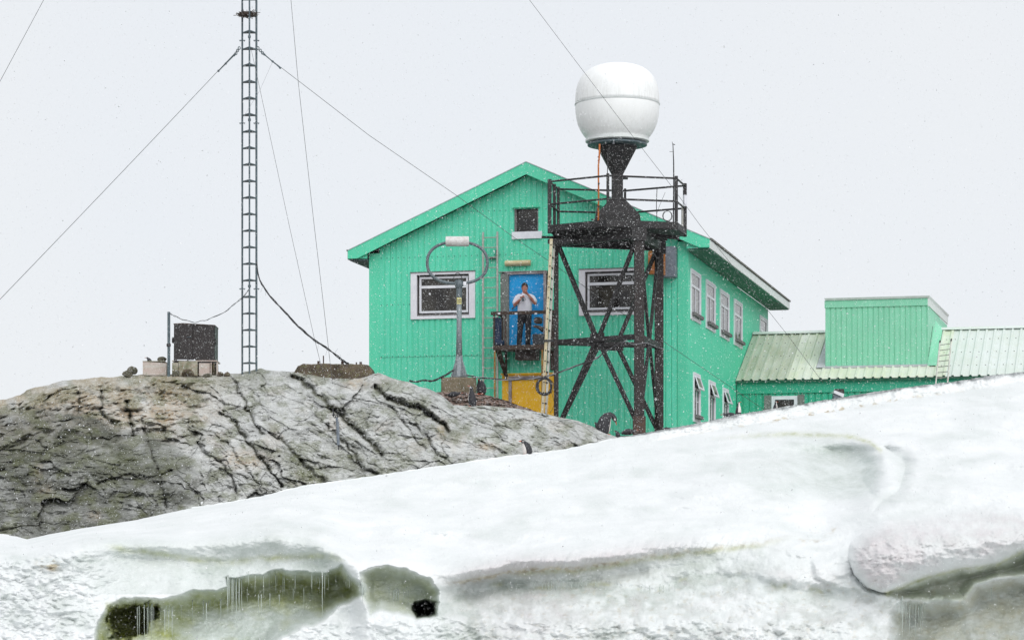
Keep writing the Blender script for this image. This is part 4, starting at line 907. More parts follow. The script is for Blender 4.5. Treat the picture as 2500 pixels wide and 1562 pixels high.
for uu, sg in ((du0, -1), (du1, 1)):
    la('side_wall', MB().prism([(uu, DV, zr_(DV) - .1), (uu, VR, ZRD - .1), (uu, ve - .05, ZRD - .1), (uu, ve - .05, zte - .3), (uu, DV, zfb)], (.012 * sg, 0, 0)), 'green_dormer', dm)
    la('side_board', MB().prism([(uu, DV - .02, zfb + .0), (uu, ve, zte - .26), (uu, ve, zte - .02), (uu, DV - .02, zt - .02)], (.035 * sg, 0, 0)), 'eave_white' if sg > 0 else 'green_dormer', dm)
    la('side_flashing', MB().hexa([(uu + .014 * sg, DV - .1, zr_(DV - .1) + .045), (uu + .28 * sg, DV - .1, zr_(DV - .1) + .045), (uu + .24 * sg, VR, ZRD + .05), (uu + .014 * sg, VR, ZRD + .05), (uu + .014 * sg, DV - .1, zr_(DV - .1) + .07), (uu + .28 * sg, DV - .1, zr_(DV - .1) + .055), (uu + .24 * sg, VR, ZRD + .06), (uu + .014 * sg, VR, ZRD + .3)]), 'green_dormer' if sg > 0 else 'flash', dm)
la('side_seam', MB().bar((du1 + .016, DV + .2, zr_(DV) + .3), (du1 + .016, DV + 1.7, zr_(DV) + 1.35), .01), 'hole', dm)

# ================================================================ TOWER
twA, twB, twC = P(1358, 1000, 73.0), P(1560.5, 1000, 71.4), P(1609, 1000, 73.9)
for q in (twA, twB, twC): q.z = 4.4
ctr = (twA + twB + twC) / 3
tower = thing('radar_tower', (ctr.x, ctr.y, 4.4), 'black steel three legged tower carrying a white radome above a railed platform', 'tower')
ZG0, ZG1 = 9.58, 9.86; ZP = 10.0; ZRL = 11.27
LEGW = {0: .125, 1: .265, 2: .235}
for i, q in enumerate((twA, twB, twC)):
    wv = LEGW[i]; b_ = q.copy(); t_ = q.copy(); t_.z = ZG1
    lg = build('leg', MB().bar(b_, t_, wv, .2, up=(0, 1, 0)), 'steel_leg', tower, bevel=.012)
    mb = MB()
    if i: build('head_plate', MB().bar(t_ - Vector((0, 0, .35)), t_ - Vector((0, 0, .02)), wv + .12, .26, up=(0, 1, 0)), 'steel', lg)
    mb.bar(Vector((q.x, q.y, 4.4)), Vector((q.x, q.y, 4.95 if i == 1 else 4.7)), wv + .06, .34, up=(0, 1, 0))
    build('foot_plate', mb, 'rust' if i == 1 else 'steel_leg', lg, bevel=.01)
def onz(q, z): return Vector((q.x, q.y, z))
ZM = (HZ - 836) / F * 73.0
def face(a, b_, gap, offs):
    n_ = (b_ - a).cross(Vector((0, 0, 1))).normalized()
    mb = MB(); m0 = (a + b_) / 2; d = (b_ - a).normalized(); zm = ZM
    build('cross_beam', MB().bar(onz(a, zm), onz(b_, zm), .12, .14), 'steel', tower, bevel=.008)
    build('platform_girder', MB().bar(onz(a, (ZG0 + ZG1) / 2), onz(b_, (ZG0 + ZG1) / 2), .16, ZG1 - ZG0, over=.1), 'steel', tower, bevel=.008)
    build('gusset_plate', MB().bar(onz(m0 - d * (gap + .16), zm), onz(m0 + d * (gap + .16), zm), .03, .34), 'steel', tower)
    for s, e_ in ((-1, a), (1, b_)):
        build('brace', MB().bar(onz(e_, ZG0) - d * s * .08, onz(m0 + d * s * gap, zm + .07), .075, .10), 'steel', tower)
        build('brace', MB().bar(onz(m0 + d * s * gap, zm - .07), onz(e_, 4.75) - d * s * .05, .075, .10), 'steel', tower)
face(twA, twB, .06, 0); face(twA, twC, .28, 0); face(twB, twC, .05, 0)
ring = [P(1341.7, 0, 72.4), P(1484, 0, 71.4), P(1651, 0, 71.85), P(1672, 0, 73.1), P(1526, 0, 74.0), P(1363, 0, 73.7)]
deck = MB().prism([onz(q, ZG1 + .002) for q in ring], (0, 0, ZP - ZG1)); dk = build('platform_deck', deck, 'steel', tower, bevel=.01)
mb = MB()
for i in range(6): mb.bar(onz(ring[i], ZP - .02), onz(ring[(i + 1) % 6], ZP - .02), .06, .17, over=.02)
for q in range(5):
    a = ring[0].lerp(ring[1], (q + .5) / 5); c = ring[4].lerp(ring[3], (q + .5) / 5); mb.bar(onz(a, ZG1 - .03), onz(c, ZG1 - .03), .06, .1)
build('deck_frame', mb, 'steel', tower)
build('outrigger_arm', MB().bar(P(1323, 579, 72.6), P(1372, 580, 72.8), .05, .06), 'steel', tower)
build('cable_tray', MB().bar(P(1339, 590, 72.5), P(1400, 588, 72.2), .1, .12), 'steel', tower)
posts = [(1342, .105, ZRL), (1484, .075, ZRL), (1651, .085, ZRL), (1670.5, .10, ZRL), (1526, .065, ZRL), (1363, .08, ZRL), ]
for (px_, wv, zt_), q in zip(posts, ring): build('railing_post', MB().bar(onz(q, ZP - .15), onz(q, zt_), wv, wv, up=(0, 1, 0)), 'steel', tower, bevel=.008)
q = P(1353.5, 0, 73.2); build('railing_post', MB().bar(onz(q, ZP - .1), onz(q, ZRL), .085, up=(0, 1, 0)), 'steel', tower)
for i, j in ((0, 1), (1, 2), (2, 3), (3, 4), (4, 5), (5, 0)):
    for z in (ZRL - .06, ZRL - .66): build('rail', MB().tube([onz(ring[i], z), onz(ring[j], z)], .026, 8), 'steel', tower)
R2 = ring[3]
build('white_tape', MB().tube([onz(R2, ZRL - .62) - Vector((.0, .06, 0)), onz(R2, ZRL - .32) - Vector((.0, .06, 0))], .052, 8), 'upvc', tower)
build('small_pipe', MB().tube([onz(R2, ZP) + Vector((-.07, -.08, 0)), onz(R2, ZRL - .6) + Vector((-.07, -.08, 0))], .028, 8), 'alu', tower)
# pedestal
pc = P(1507, 0, 72.75); cx, cy = pc.x, pc.y
def sq(z, hx, hy=None, dx=0):
    hy = hy or hx; return [(cx + dx - hx, cy - hy, z), (cx + dx + hx, cy - hy, z), (cx + dx + hx, cy + hy, z), (cx + dx - hx, cy + hy, z)]
zz = lambda py: (HZ - py) / F * 72.75
build('pedestal_base', MB().loft([sq(ZP, .62, .5), sq(zz(530), .58, .48), sq(zz(484), .15), ]), 'steel', tower)
build('pedestal_column', MB().loft([sq(zz(486), .148), sq(zz(424), .148)]), 'steel', tower, bevel=.02)
n8 = lambda z, r, ry=None: [(cx + .0 + (r * math.cos(2 * math.pi * (j + .5) / 8)) * 1.06, cy + (ry or r) * math.sin(2 * math.pi * (j + .5) / 8), z) for j in range(8)]
build('pedestal_cone', MB().loft([n8(zz(427), .15), n8(zz(360), .53)]), 'steel', tower)
build('support_plate', MB().lathe((cx, cy, 0), [(.70, zz(358)), (.79, zz(356)), (.79, zz(352))], 40), 'galv', tower)
build('white_box', MB().box(cx - .145, cx - .09, cy - .62, cy - .5, zz(360), zz(345)), 'upvc', tower)
build('column_lug', MB().box(cx + .14, cx + .28, cy - .1, cy + .05, zz(438), zz(434)), 'steel', tower)
# radome
rc = P(1506, 0, 72.75); rx = cx; ry = cy; zs = zz(256); Rm = 1.115
def sup(h, H, n_): return Rm * max(0.0, 1 - (abs(h) / H) ** n_) ** (1 / n_)
lo = [(.60, zs - .97), (.80, zs - .97), (.80, zs - .935)]
lo += [(sup(.92 - .92 * t, 1.17, 2.4) if t < 1 else Rm, zs - .92 + .92 * t) for t in [i / 16 for i in range(17)]]
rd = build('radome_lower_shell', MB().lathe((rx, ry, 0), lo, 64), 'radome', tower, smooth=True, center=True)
Ht = zz(153) - zs - .06
hi_ = [(sup(Ht * math.sin(t * math.pi / 2), Ht, 2.75), zs + .012 + Ht * math.sin(t * math.pi / 2)) for t in [i / 24 for i in range(24)]] + [(.02, zs + .012 + Ht)]
build('radome_upper_shell', MB().lathe((rx, ry, 0), hi_, 64), 'radome', tower, smooth=True, center=True)
build('radome_flange', MB().lathe((rx, ry, 0), [(Rm - .01, zs - .006), (Rm + .016, zs - .006), (Rm + .016, zs + .006), (Rm - .01, zs + .008)], 64), 'eave_white', tower)
build('radome_base_ring', MB().lathe((rx, ry, 0), [(.76, zs - 1.00), (.845, zs - .985), (.845, zs - .93), (.80, zs - .925)], 48), 'eave_white', tower)
# cables and aerials on the platform
o = build('orange_hose', MB().tube([P(1464, 352, 72.0), P(1463, 385, 72.0), P(1461, 405, 72.05), P(1461.5, 480, 72.1), P(1460.5, 540, 72.2)], .022, 8), 'orange'); tag(o, 'orange hose running down the pedestal to the platform', 'hose')
for y_ in (382, 391, 447, 503): build('black_tie', MB().tube([P(1461.8, y_, 72.06), P(1461.8, y_ + 3, 72.06)], .027, 8), 'cable', o)
o = build('whip_aerial', MB().tube([P(1644, 545, 71.9), P(1645, 450, 71.9), P(1644.6, 395, 71.9), P(1643, 355, 71.9), P(1641, 346, 71.9)], [.02, .02, .017, .012, .004], 6).tube([P(1634.5, 370.5, 71.9), P(1643, 371, 71.9)], .006, 5).tube([P(1642.5, 352, 71.9), P(1648, 354, 71.9)], .012, 5), 'cable'); tag(o, 'thin black whip aerial at the corner of the tower railing', 'aerial')
mb = MB(); mb.tube([P(1630 + 11 * math.cos(t), 528 + 12.5 * math.sin(t), 73.1) for t in [i * math.pi / 12 for i in range(24)]], .010, 6, closed=True); mb.tube([P(1628.5 + 11 * math.cos(t), 527 + 12 * math.sin(t), 73.15) for t in [i * math.pi / 12 for i in range(24)]], .007, 6, closed=True)
o = build('wire_coil', mb, 'cable'); tag(o, 'small wire loop hanging from the low rail on top of the tower', 'wire coil')
o = build('hanging_cord', MB().tube([P(1604, 461, 73.5), P(1602.5, 500, 73.5), P(1604, 543, 73.5)], .010, 5).tube([P(1604, 520, 73.5), P(1611, 500, 73.4), P(1624, 470, 73.3)], .005, 5), 'cable'); tag(o, 'thin dark cord hanging between the rails of the tower platform', 'cord')
o = build('thin_strut', MB().tube([P(1484, 545, 71.9), P(1483, 420, 71.9), P(1485, 362, 72.2)], .012, 5).tube([P(1452, 541, 72.4), P(1460, 500, 72.5)], .016, 5).tube([P(1443, 536, 72.4), P(1462, 538, 72.4)], .02, 5), 'cable'); tag(o, 'slim dark rod beside the radome pedestal', 'rod')

# ================================================================ tall cream ladder to the platform
lad = thing('tall_ladder', tuple(P(1326, 1020, 72.2)), 'tall cream ladder seen almost edge on leaning to the tower platform', 'ladder')
p0, p1 = P(1323.5, 1020, 72.15), P(1346, 583, 72.15); q0, q1 = P(1332.5, 1020, 72.6), P(1353, 590, 72.6)
s1 = build('stile', MB().bar(p0, p1, .082, .05, up=(0, 1, 0)), 'ladder_cream', lad, bevel=.006)
s2 = build('stile', MB().bar(q0, q1, .062, .04, up=(0, 1, 0)), 'ladder_white', lad)
for i in range(17):
    t = (i + .4) / 17; a = p0.lerp(p1, t); c = q0.lerp(q1, t)
    build('rung', MB().tube([a - Vector((0, .032, 0)), c + Vector((0, .02, 0))], .019, 7), 'hole', lad)
build('clamp', MB().bar(p0.lerp(p1, .43) + Vector((-.08, -.04, 0)), p0.lerp(p1, .43) + Vector((.20, -.04, 0)), .04, .05), 'cable', lad)
# aluminium wall ladder
wl = thing('wall_ladder', tuple(bw(fu(1197, 966)[0], -.12, 4.9)), 'thin aluminium ladder standing upright against the green front wall', 'ladder')
for x_, yt_ in ((1179.5, 567), (1214.5, 566)):
    a, zt_ = fu(x_, yt_, -.14); z0_ = 5.3; lb('stile', MB().box(a - .022, a + .022, -.17, -.11, z0_, zt_), 'alu', wl)
a0, a1 = fu(1179.5, 566, -.14)[0], fu(1214.5, 566, -.14)[0]; z = fu(1197, 580, -.14)[1]
while z > 5.35: lb('rung', MB().tube([(a0 + .02, -.14, z), (a1 - .02, -.14, z)], .014, 6), 'alu', wl); z -= .278
lb('wall_bracket', MB().box(a1 - .26, a1 - .02, -.11, 0, fu(1200, 630)[1] - .02, fu(1200, 630)[1] + .02).box(a1 - .06, a1 - .02, -.1, 0, fu(1200, 630)[1] - .03, fu(1200, 612)[1]), 'balcony', wl)
# ladder on the annex roof
rl = thing('roof_ladder', tuple(bw(fu(2300, 940, 8.1)[0], 8.1, 5.9)), 'pale slim ladder resting on the annex roof beside the dormer', 'ladder')
A0, A1 = P(2283.5, 946, 80.3), P(2294.5, 836, 82.6); B0, B1 = P(2312.5, 944, 80.0), P(2322, 832, 82.3)
for a, c in ((A0, A1), (B0, B1)):
    build('stile', MB().bar(a, c, .035, .05, up=(0, 1, 0)), 'ladder_white', rl)
    build('end_cap', MB().bar(c - (c - a).normalized() * .06, c + (c - a).normalized() * .1, .04, .055, up=(0, 1, 0)), 'cable', rl)
for i in range(8): t = .08 + i * .123; build('rung', MB().tube([A0.lerp(A1, t), B0.lerp(B1, t)], .015, 6), 'alu', rl)
# dark flue with white band in front of annex
fl = thing('flue_pipe', tuple(P(2046, 985, 79)), 'dark slanted flue with a white band sticking up behind the snow', 'flue')
def fq(*pts, y=79, d=.35): return MB().prism([P(a, b_, y) for a, b_ in pts], (0, d, 0))
build('pipe', fq((2030, 996), (2060, 996), (2061, 968), (2036, 957), (2034, 974)), 'box_grey', fl, bevel=.02)
build('white_band', fq((2037, 952), (2061, 961), (2059.5, 969.5), (2035.5, 959), y=78.96, d=.42), 'upvc', fl)
build('cap', fq((2039, 949), (2060.5, 949), (2061.5, 960), (2038, 951.5), y=78.99, d=.38), 'cab_black', fl)

# ================================================================ loop antenna on its plinth
YL = 72.6
pl = thing('loop_antenna', tuple(P(1120, 958, YL)), 'grey oval loop antenna with white housing on a flared pole and concrete plinth', 'antenna')
x0_, x1_ = P(1078, 0, YL).x, P(1163, 0, YL).x
bmz = P(0, 924, YL).z; build('plinth', MB().box(x0_, x1_, YL - .45, YL + .45, 5.2, bmz), 'concrete', pl, bevel=.03)
cxl = P(1121, 0, YL).x; zl = lambda y: (HZ - y) / F * YL
build('pole', MB().lathe((cxl, YL, 0), [(.085, zl(872)), (.068, zl(800)), (.066, zl(722))], 20), 'galv_light', pl, smooth=True)
build('upper_sleeve', MB().lathe((cxl, YL, 0), [(.075, zl(726)), (.075, zl(705)), (.095, zl(700)), (.095, zl(690))], 16), 'tube', pl, smooth=False)
mb = MB().loft([[(cxl + hx * math.cos(2 * math.pi * (j + .5) / 8) * 1.08, YL + hx * math.sin(2 * math.pi * (j + .5) / 8), z) for j in range(8)] for hx, z in ((.225, zl(920)), (.165, zl(900)), (.11, zl(884)), (.085, zl(868)))])
build('flared_base', mb, 'galv_light', pl); build('base_plate', MB().box(cxl - .24, cxl + .24, YL - .22, YL + .22, bmz, bmz + .03), 'galv_light', pl)
for s in (-1, 1): build('base_fin', MB().prism([(cxl + s * .05, YL - .25, bmz + .03), (cxl + s * .17, YL - .25, bmz + .03), (cxl + s * .06, YL - .08, zl(880))], (s * .012, 0, 0)), 'galv_light', pl)
lc = P(1116.5, 641.5, YL); aa, bb = .795, .548; pts = []
for i in range(72):
    t = 2 * math.pi * i / 72; c, s = math.cos(t), math.sin(t); e = 2 / 2.35
    pts.append(Vector((lc.x + aa * math.copysign(abs(c) ** e, c), YL, lc.z + bb * math.copysign(abs(s) ** e, s))))
build('loop_tube', MB().tube(pts, .040, 12, closed=True), 'tube', pl, smooth=True)
hc = P(1116.5, 589.5, YL); mb = MB()
for k_, (x_, r_) in enumerate([(-.31, .06), (-.31, .115), (-.285, .128), (.285, .128), (.31, .115), (.31, .06)]):
    pass
mb.loft([[(hc.x + x_, YL + r_ * math.cos(2 * math.pi * j / 20), hc.z + r_ * math.sin(2 * math.pi * j / 20)) for j in range(20)] for x_, r_ in [(-.31, .06), (-.31, .122), (-.285, .135), (.285, .135), (.31, .122), (.31, .06)]])
M['housing'] = pm('white_housing', (.72, .72, .72), (.55, .52, .50), 5, .4, c3=(.42, .36, .32))
build('housing', mb, 'housing', pl, smooth=False)
build('hub', MB().lathe((cxl, YL, 0), [(.10, zl(702)), (.12, zl(694)), (.10, zl(684))], 14), 'tube', pl)
build('clamp_block', MB().box(lc.x + .16, lc.x + .24, YL - .07, YL + .05, zl(697), zl(688)), 'upvc', pl)
build('top_cable', MB().tube([P(1107 + 10.5 * (1 - math.cos(t)), 687 - 21 * math.sin(t), YL - .08) for t in [i * math.pi / 12 for i in range(13)]], .011, 6), 'cable', pl)
build('yellow_label', MB().box(cxl - .06, cxl + .06, YL - .075, YL - .068, zl(743), zl(727)), 'yellow_label', pl)
mb = MB()
for zc_, sc_ in ((733, 1), (738, 1)):
    for dx_ in (-.035, -.01, .015, .036): mb.box(cxl + dx_ - .007, cxl + dx_ + .007, YL - .079, YL - .0755, zl(zc_ + 1.5), zl(zc_ - 1.5))
build('label_marks', mb, 'cable', pl)

# ================================================================ lattice mast
YM = 70.3
mast = thing('lattice_mast', tuple(P(608, 912, YM)), 'tall slim grey triangular lattice mast rising from the rock past the frame top', 'mast')
zb_, zt_ = P(0, 925, YM).z, P(0, -160, YM).z
ml, mr, mm = P(591.5, 0, YM + .12), P(626, 0, YM + .12), P(609, 0, YM - .19)
for q, w_ in ((ml, .034), (mr, .038), (mm, .03)): build('mast_leg', MB().tube([onz(q, zb_), onz(q, zt_)], w_ * .72, 8), 'galv', mast)
y_ = 886.0; i = 0
while y_ > -150:
    z = (HZ - y_) / F * YM
    mb = MB()
    for a, c in ((ml, mr), (ml, mm), (mm, mr)): mb.bar(onz(a, z), onz(c, z), .022, .030)
    mb.prism([onz(ml, z - .01), onz(mm, z - .01), onz(mr, z - .01)], (0, 0, .012))
    build('mast_step', mb, 'galv', mast); y_ -= 40.35 if y_ > 300 else 40.4
for y_ in (703.5, 500 + 600, 299, 97):
    if y_ > 900: continue
    z = (HZ - y_) / F * YM
    for q in (ml, mr): build('splice_flange', MB().bar(onz(q, z) - Vector((.075, 0, 0)), onz(q, z) + Vector((.075, 0, 0)), .03, .018).bar(onz(q, z - .03) - Vector((.055, 0, 0)), onz(q, z + .01) - Vector((.055, 0, 0)), .016).bar(onz(q, z - .03) + Vector((.055, 0, 0)), onz(q, z + .01) + Vector((.055, 0, 0)), .016), 'galv', mast)
    build('splice_flange', MB().tube([onz(mm, z + .0), onz(mm, z + .06)], .038, 8), 'galv', mast)
# nest lodged in the mast
nest = MB(); r_ = random.Random(9)
for i in range(170):
    a = P(r_.gauss(604, 9.5), 35 + r_.gauss(0, 3.2), YM + r_.uniform(-.15, .15)); d = Vector((r_.uniform(-1, 1), r_.uniform(-1, 1), r_.uniform(-.35, .35))).normalized() * r_.uniform(.05, .13)
    nest.bar(a - d, a + d, .012, .012)
nest.lathe(P(604, 39, YM), [(.04, -.03), (.17, 0), (.19, .05), (.1, .08)], 10)
o = build('bird_nest', nest, 'nest'); tag(o, 'ragged brown twig nest lodged high in the lattice mast', 'nest')

# ================================================================ wires
def wire(name, pts, r, mat, label, cat, Ys=None, n_=24, sag=0.0):
    q = [P(*p) for p in pts]; res = []
    if len(q) == 2:
        for i in range(n_ + 1):
            t = i / n_; v_ = q[0].lerp(q[1], t); v_.z -= sag * 4 * t * (1 - t); res.append(v_)
    else: res = q
    o = build(name, MB().tube(res, r, 6), mat); return tag(o, label, cat)
WR = .0065
wire('guy_wire', [(583, 120, 70.2), (-40, 772, 62)], WR, 'wire', 'guy wire from the mast slanting down to the lower left over bare sky', 'wire', sag=.02)
wire('guy_wire', [(627, 120, 70.4), (760, 222, 71.0), (900, 330, 71.7), (1114, 477, 72.8), (1251, 577, 73.4), (1364, 654, 73.85), (1486, 742, 74.0), (1614, 829, 74.3), (1681, 875, 74.6), (1796, 953, 75.0), (1925, 1040, 75.3)], WR, 'wire', 'guy wire from the mast crossing the whole front of the green building', 'wire')
wire('guy_wire', [(613, 120, 70.0), (630, 197, 69.6), (663, 350, 69.2), (706, 550, 68.9), (766, 820, 68.9), (794, 932, rock_at(794, 934) + .1)], WR * .8, 'wire', 'thin guy wire dropping from the mast shackle to the rock near the cable end', 'wire')
wire('guy_wire', [(705, -60, 72), (728, 200, 71.5), (767, 550, 70.6), (790, 745, 70), (811, 930, rock_at(811, 935) + .1)], WR, 'wire', 'steep guy wire coming from above the frame down to the rock', 'wire')
wire('guy_wire', [(812, 932, rock_at(812, 935) - .05), (820, 1000, rock_at(820, 1000) - .1)], WR, 'cable', 'short dark stay continuing over the rock to the turnbuckle', 'wire')
wire('stay_cord', [(667, 148, 70.6), (634, 222, 70.5), (595, 285, 70.2)], .0035, 'wire_thin', 'hair thin cord between the right guy and the mast', 'cord')
wire('aerial_wire', [(150, -80, 60), (-30, 255, 58)], WR * .8, 'wire', 'wire crossing the top left corner of the sky', 'wire')
wire('aerial_wire', [(1262, -40, 69), (1383, 120, 69.3), (1540, 327, 69.7), (1642, 458, 70), (1710, 551, 70.3), (1806, 671, 70.8), (1923, 818, 71.4), (2010, 935, 72)], WR * .8, 'wire', 'long wire passing in front of the white radome down to the annex', 'wire')
def shackles(side, pts):
    mb = MB()
    for (px_, py_) in pts: c = P(px_, py_, 70.3); mb.tube([c + Vector((.028 * math.cos(t), 0, .036 * math.sin(t))) for t in [i * math.pi / 5 for i in range(10)]], .012, 5, closed=True)
    a, b_ = P(*pts[-1], 70.3), P(pts[-1][0] + side * 45, pts[-1][1] + 38 if side > 0 else pts[-1][1] + 45, 70.3); mb.tube([a, b_], .016, 6)
    for t in (.1, .55, .95): mb.tube([a.lerp(b_, t - .03), a.lerp(b_, t + .03)], .03, 6)
    return mb
o = build('guy_shackle', shackles(-1, [(584, 118), (580, 124), (576, 131)]), 'galv'); tag(o, 'galvanised shackle chain where the left guy meets the mast', 'shackle')
o = build('guy_shackle', shackles(1, [(630, 118), (636, 124), (641, 130)]), 'galv'); tag(o, 'galvanised shackle chain where the right guy meets the mast', 'shackle')
def bundle(name, pts, r, strands, label, cat, seed, amp=.02, mats=('cable',), twist=.5, rootY=None):
    q = [P(*p) for p in pts]; rr = random.Random(seed)
    dense = []
    for i in range(len(q) - 1):
        for k_ in range(8):
            t = k_ / 8; p0_ = q[max(i - 1, 0)]; p1_, p2_ = q[i], q[i + 1]; p3_ = q[min(i + 2, len(q) - 1)]
            dense.append(.5 * ((2 * p1_) + (p2_ - p0_) * t + (2 * p0_ - 5 * p1_ + 4 * p2_ - p3_) * t * t + (3 * p1_ - p0_ - 3 * p2_ + p3_) * t ** 3))
    dense.append(q[-1]); o = thing(name, tuple(q[0]), label, cat)
    for s in range(strands):
        ph = rr.uniform(0, 6.28); fr = rr.uniform(.35, .6) * twist * 2
        c = [p + Vector((0, math.sin(i * fr + ph), math.cos(i * fr + ph))) * amp * (.5 + .5 * rr.random()) for i, p in enumerate(dense)]
        build('cable_strand', MB().tube(c, r, 6), mats[s % len(mats)], o, smooth=True)
    return o
o = bundle('cable_bundle', [(627, 640, 70.2), (630, 668, 70.2), (639, 693, 70.1), (659, 722, 70.0), (690, 756, 70.0), (725, 793, 70), (765, 828, 70.2), (804, 854, 70.5), (836, 879, 70.8), (852, 889, 71.0)], .013, 4, 'thick black cable bundle sagging from the mast to the stone block', 'cable', 1, .028)
r_ = random.Random(4)
for x_, y_ in ((642, 697), (648, 712), (655, 722), (760, 822), (778, 838), (800, 850), (816, 863), (834, 876)):
    a = P(x_, y_, 70.1); build('cable_tie', MB().tube([a, a + Vector((r_.uniform(-.12, .14), -.02, r_.choice((-1, 1)) * r_.uniform(.1, .2)))], .0028, 4), 'wire_thin', o)
o = bundle('cable_bundle', [(999, 930, 72.3), (1020, 931, 72.3), (1040, 928, 72.2), (1055, 930, 72.2), (1075, 922, 72.15), (1095, 911, 72.2), (1108, 903, 72.35)], .016, 3, 'black cable bundle running from the rock up to the loop antenna pole', 'cable', 2, .02)
o = bundle('cable_bundle', [(1138, 915, 72.3), (1150, 918, 72.2), (1180, 922, 72), (1224, 926.5, 71.9), (1269, 926.5, 71.85), (1305, 923, 71.8), (1328.6, 920, 71.8), (1352, 914, 71.7), (1373, 905.7, 71.7), (1418, 889, 71.5), (1456.5, 874.5, 71.4), (1477, 858, 71.35), (1507, 842, 71.2), (1528, 831, 71.1)], .012, 3, 'black cable swag from the antenna across the ochre door up to the tower', 'cable', 3, .017, ('cable', 'cable', 'cable_grey'))
build('cable_strand', MB().tube([P(1528, 831, 71.1), P(1538, 838, 71.1), P(1546, 841, 71.1), P(1580, 836, 71.2), P(1605, 848, 71.5), P(1622, 852, 73.6)], .008, 5), 'cable_grey', o)
bundle('thin_cable', [(414, 765, 70), (426, 771, 70), (437, 776, 70), (459, 784, 70), (481, 786, 70), (498, 782, 70), (516, 777, 70), (553.5, 758, 70.1), (571, 743, 70.2), (592, 726, 70.2), (604, 712, 70.2), (611, 700, 70.2)], .006, 2, 'thin sagging cable between the short post and the lattice mast', 'cable', 6, .018)
# turnbuckle lying on the rock
tb = thing('turnbuckle', tuple(P(820, 1000, 68)), 'rusty grey turnbuckle and chain hanging down the rock face', 'turnbuckle')
ty = min(rock_at(815, 1000), rock_at(822, 1060), rock_at(820, 1090)) - .15
for a, c, r1_ in (((812, 996), (815, 1015), .014), ((822, 1018), (823, 1030), .03), ((824, 1030), (826, 1086), .035), ((826, 1086), (827, 1098), .012)):
    build('rod', MB().tube([P(*a, ty), P(*c, ty)], r1_, 8), 'box_grey' if r1_ > .02 else 'cable', tb)
for x_, y_ in ((814, 1012), (817, 1016), (822, 1016), (826, 1014)): build('shackle', MB().tube([P(x_, y_, ty) + Vector((.02 * math.cos(t), -.02, .035 * math.sin(t))) for t in [i * math.pi / 5 for i in range(10)]], .010, 5, closed=True), 'cable', tb)
# coil of cable on the ladder
mb = MB(); r_ = random.Random(8)
co_ = thing('cable_coil', tuple(P(1329, 965, 71.7)), 'round coil of black cable hung on the cream ladder before the ochre door', 'cable coil')
for i in range(11):
    ra, rb_ = r_.uniform(15, 18.5), r_.uniform(18.5, 21.5); ox, oy = r_.uniform(-1.2, 1.2), r_.uniform(-1.2, 1.2)
    if i > 7: ra += 4; rb_ += r_.uniform(-2, 2); ox += r_.uniform(-2, 4)
    build('cable_turn', MB().tube([P(1329 + ox + ra * math.cos(t), 943 + oy + rb_ * math.sin(t), 71.75 + r_.uniform(-.02, .02)) for t in [k_ * math.pi / 16 for k_ in range(32)]], .015 if i < 8 else .005, 6, closed=True), 'cable', co_)
build('loose_end', MB().tube([P(1344, 950, 71.7), P(1350, 970, 71.7), P(1354, 985, 71.7), P(1349, 998, 71.7), P(1343, 1008, 71.7)], .005, 5), 'cable', co_)

# ================================================================ things on the rock crest
YC = 70.4
def fbx(x0, x1, y0, y1, Y0, dep): a, b_ = P(x0, y1, Y0), P(x1, y0, Y0); return MB().box(a.x, b_.x, Y0, Y0 + dep, a.z, b_.z)
cab = thing('equipment_cabinet', tuple(P(474, 884, YC)), 'black steel cabinet with side lugs standing on boxes atop the rock', 'cabinet')
a, b_, c, d_ = P(424, 886, YC), P(524, 887, YC), P(524.6, 793, YC), P(424.5, 789.5, YC)
xm = P(471, 0, YC).x
build('body', MB().prism([a, b_, c, d_], (0, .8, 0)), 'cab_black', cab, bevel=.012)
build('door_leaf', MB().box(a.x + .01, xm - .01, YC - .025, YC - .002, a.z + .03, d_.z - .02), 'cab_black', cab, bevel=.005)
build('door_leaf', MB().box(xm + .012, b_.x - .01, YC - .018, YC - .002, b_.z + .03, c.z - .02), 'cab_black', cab, bevel=.005)
for x_, y_ in ((422, 823), (525.5, 827)): build('lug', fbx(x_ - 2.4, x_ + 2.4, y_, y_ + 13, YC + .1, .2), 'cab_black', cab)
build('handle', MB().tube([P(456, 823, YC - .04), P(468, 822.5, YC - .04)], .006, 5), 'galv', cab)
build('top_lip', MB().prism([P(423.5, 789.5, YC - .03), P(447, 788.3, YC - .03), P(525, 793, YC - .03), P(525, 795, YC - .03), P(447, 790.5, YC - .03), P(423.5, 791.5, YC - .03)], (0, .85, 0)), 'rust', cab)
po = build('signal_post', fbx(408.5, 415, 761, 925, YC - .25, .07), 'galv', bevel=.004); tag(po, 'short square grey post beside the black cabinet', 'post')
build('post_clamp', MB().tube([P(411.8, 839, YC - .22), P(411.8, 846, YC - .22)], .055, 8), 'cable', po)
cr = thing('plank_box', tuple(P(377, 917, YC)), 'white weathered box with a rock on top left of the post', 'box')
build('front_board', MB().prism([P(348.5, 915, YC), P(406, 916, YC), P(406, 886, YC), P(348.5, 882.5, YC)], (0, .03, 0)), 'crate_white', cr)
build('side_board', fbx(348.5, 351, 883, 915, YC + .031, .5), 'crate_moss', cr); build('side_board', fbx(404, 406.5, 886, 915, YC + .031, .5), 'crate_moss', cr)
build('lid', fbx(348, 402, 880.8, 882.4, YC - .01, .55), 'crate_moss', cr)
cr = thing('plank_box', tuple(P(475, 918, YC)), 'mossy broken box under the black cabinet', 'box')
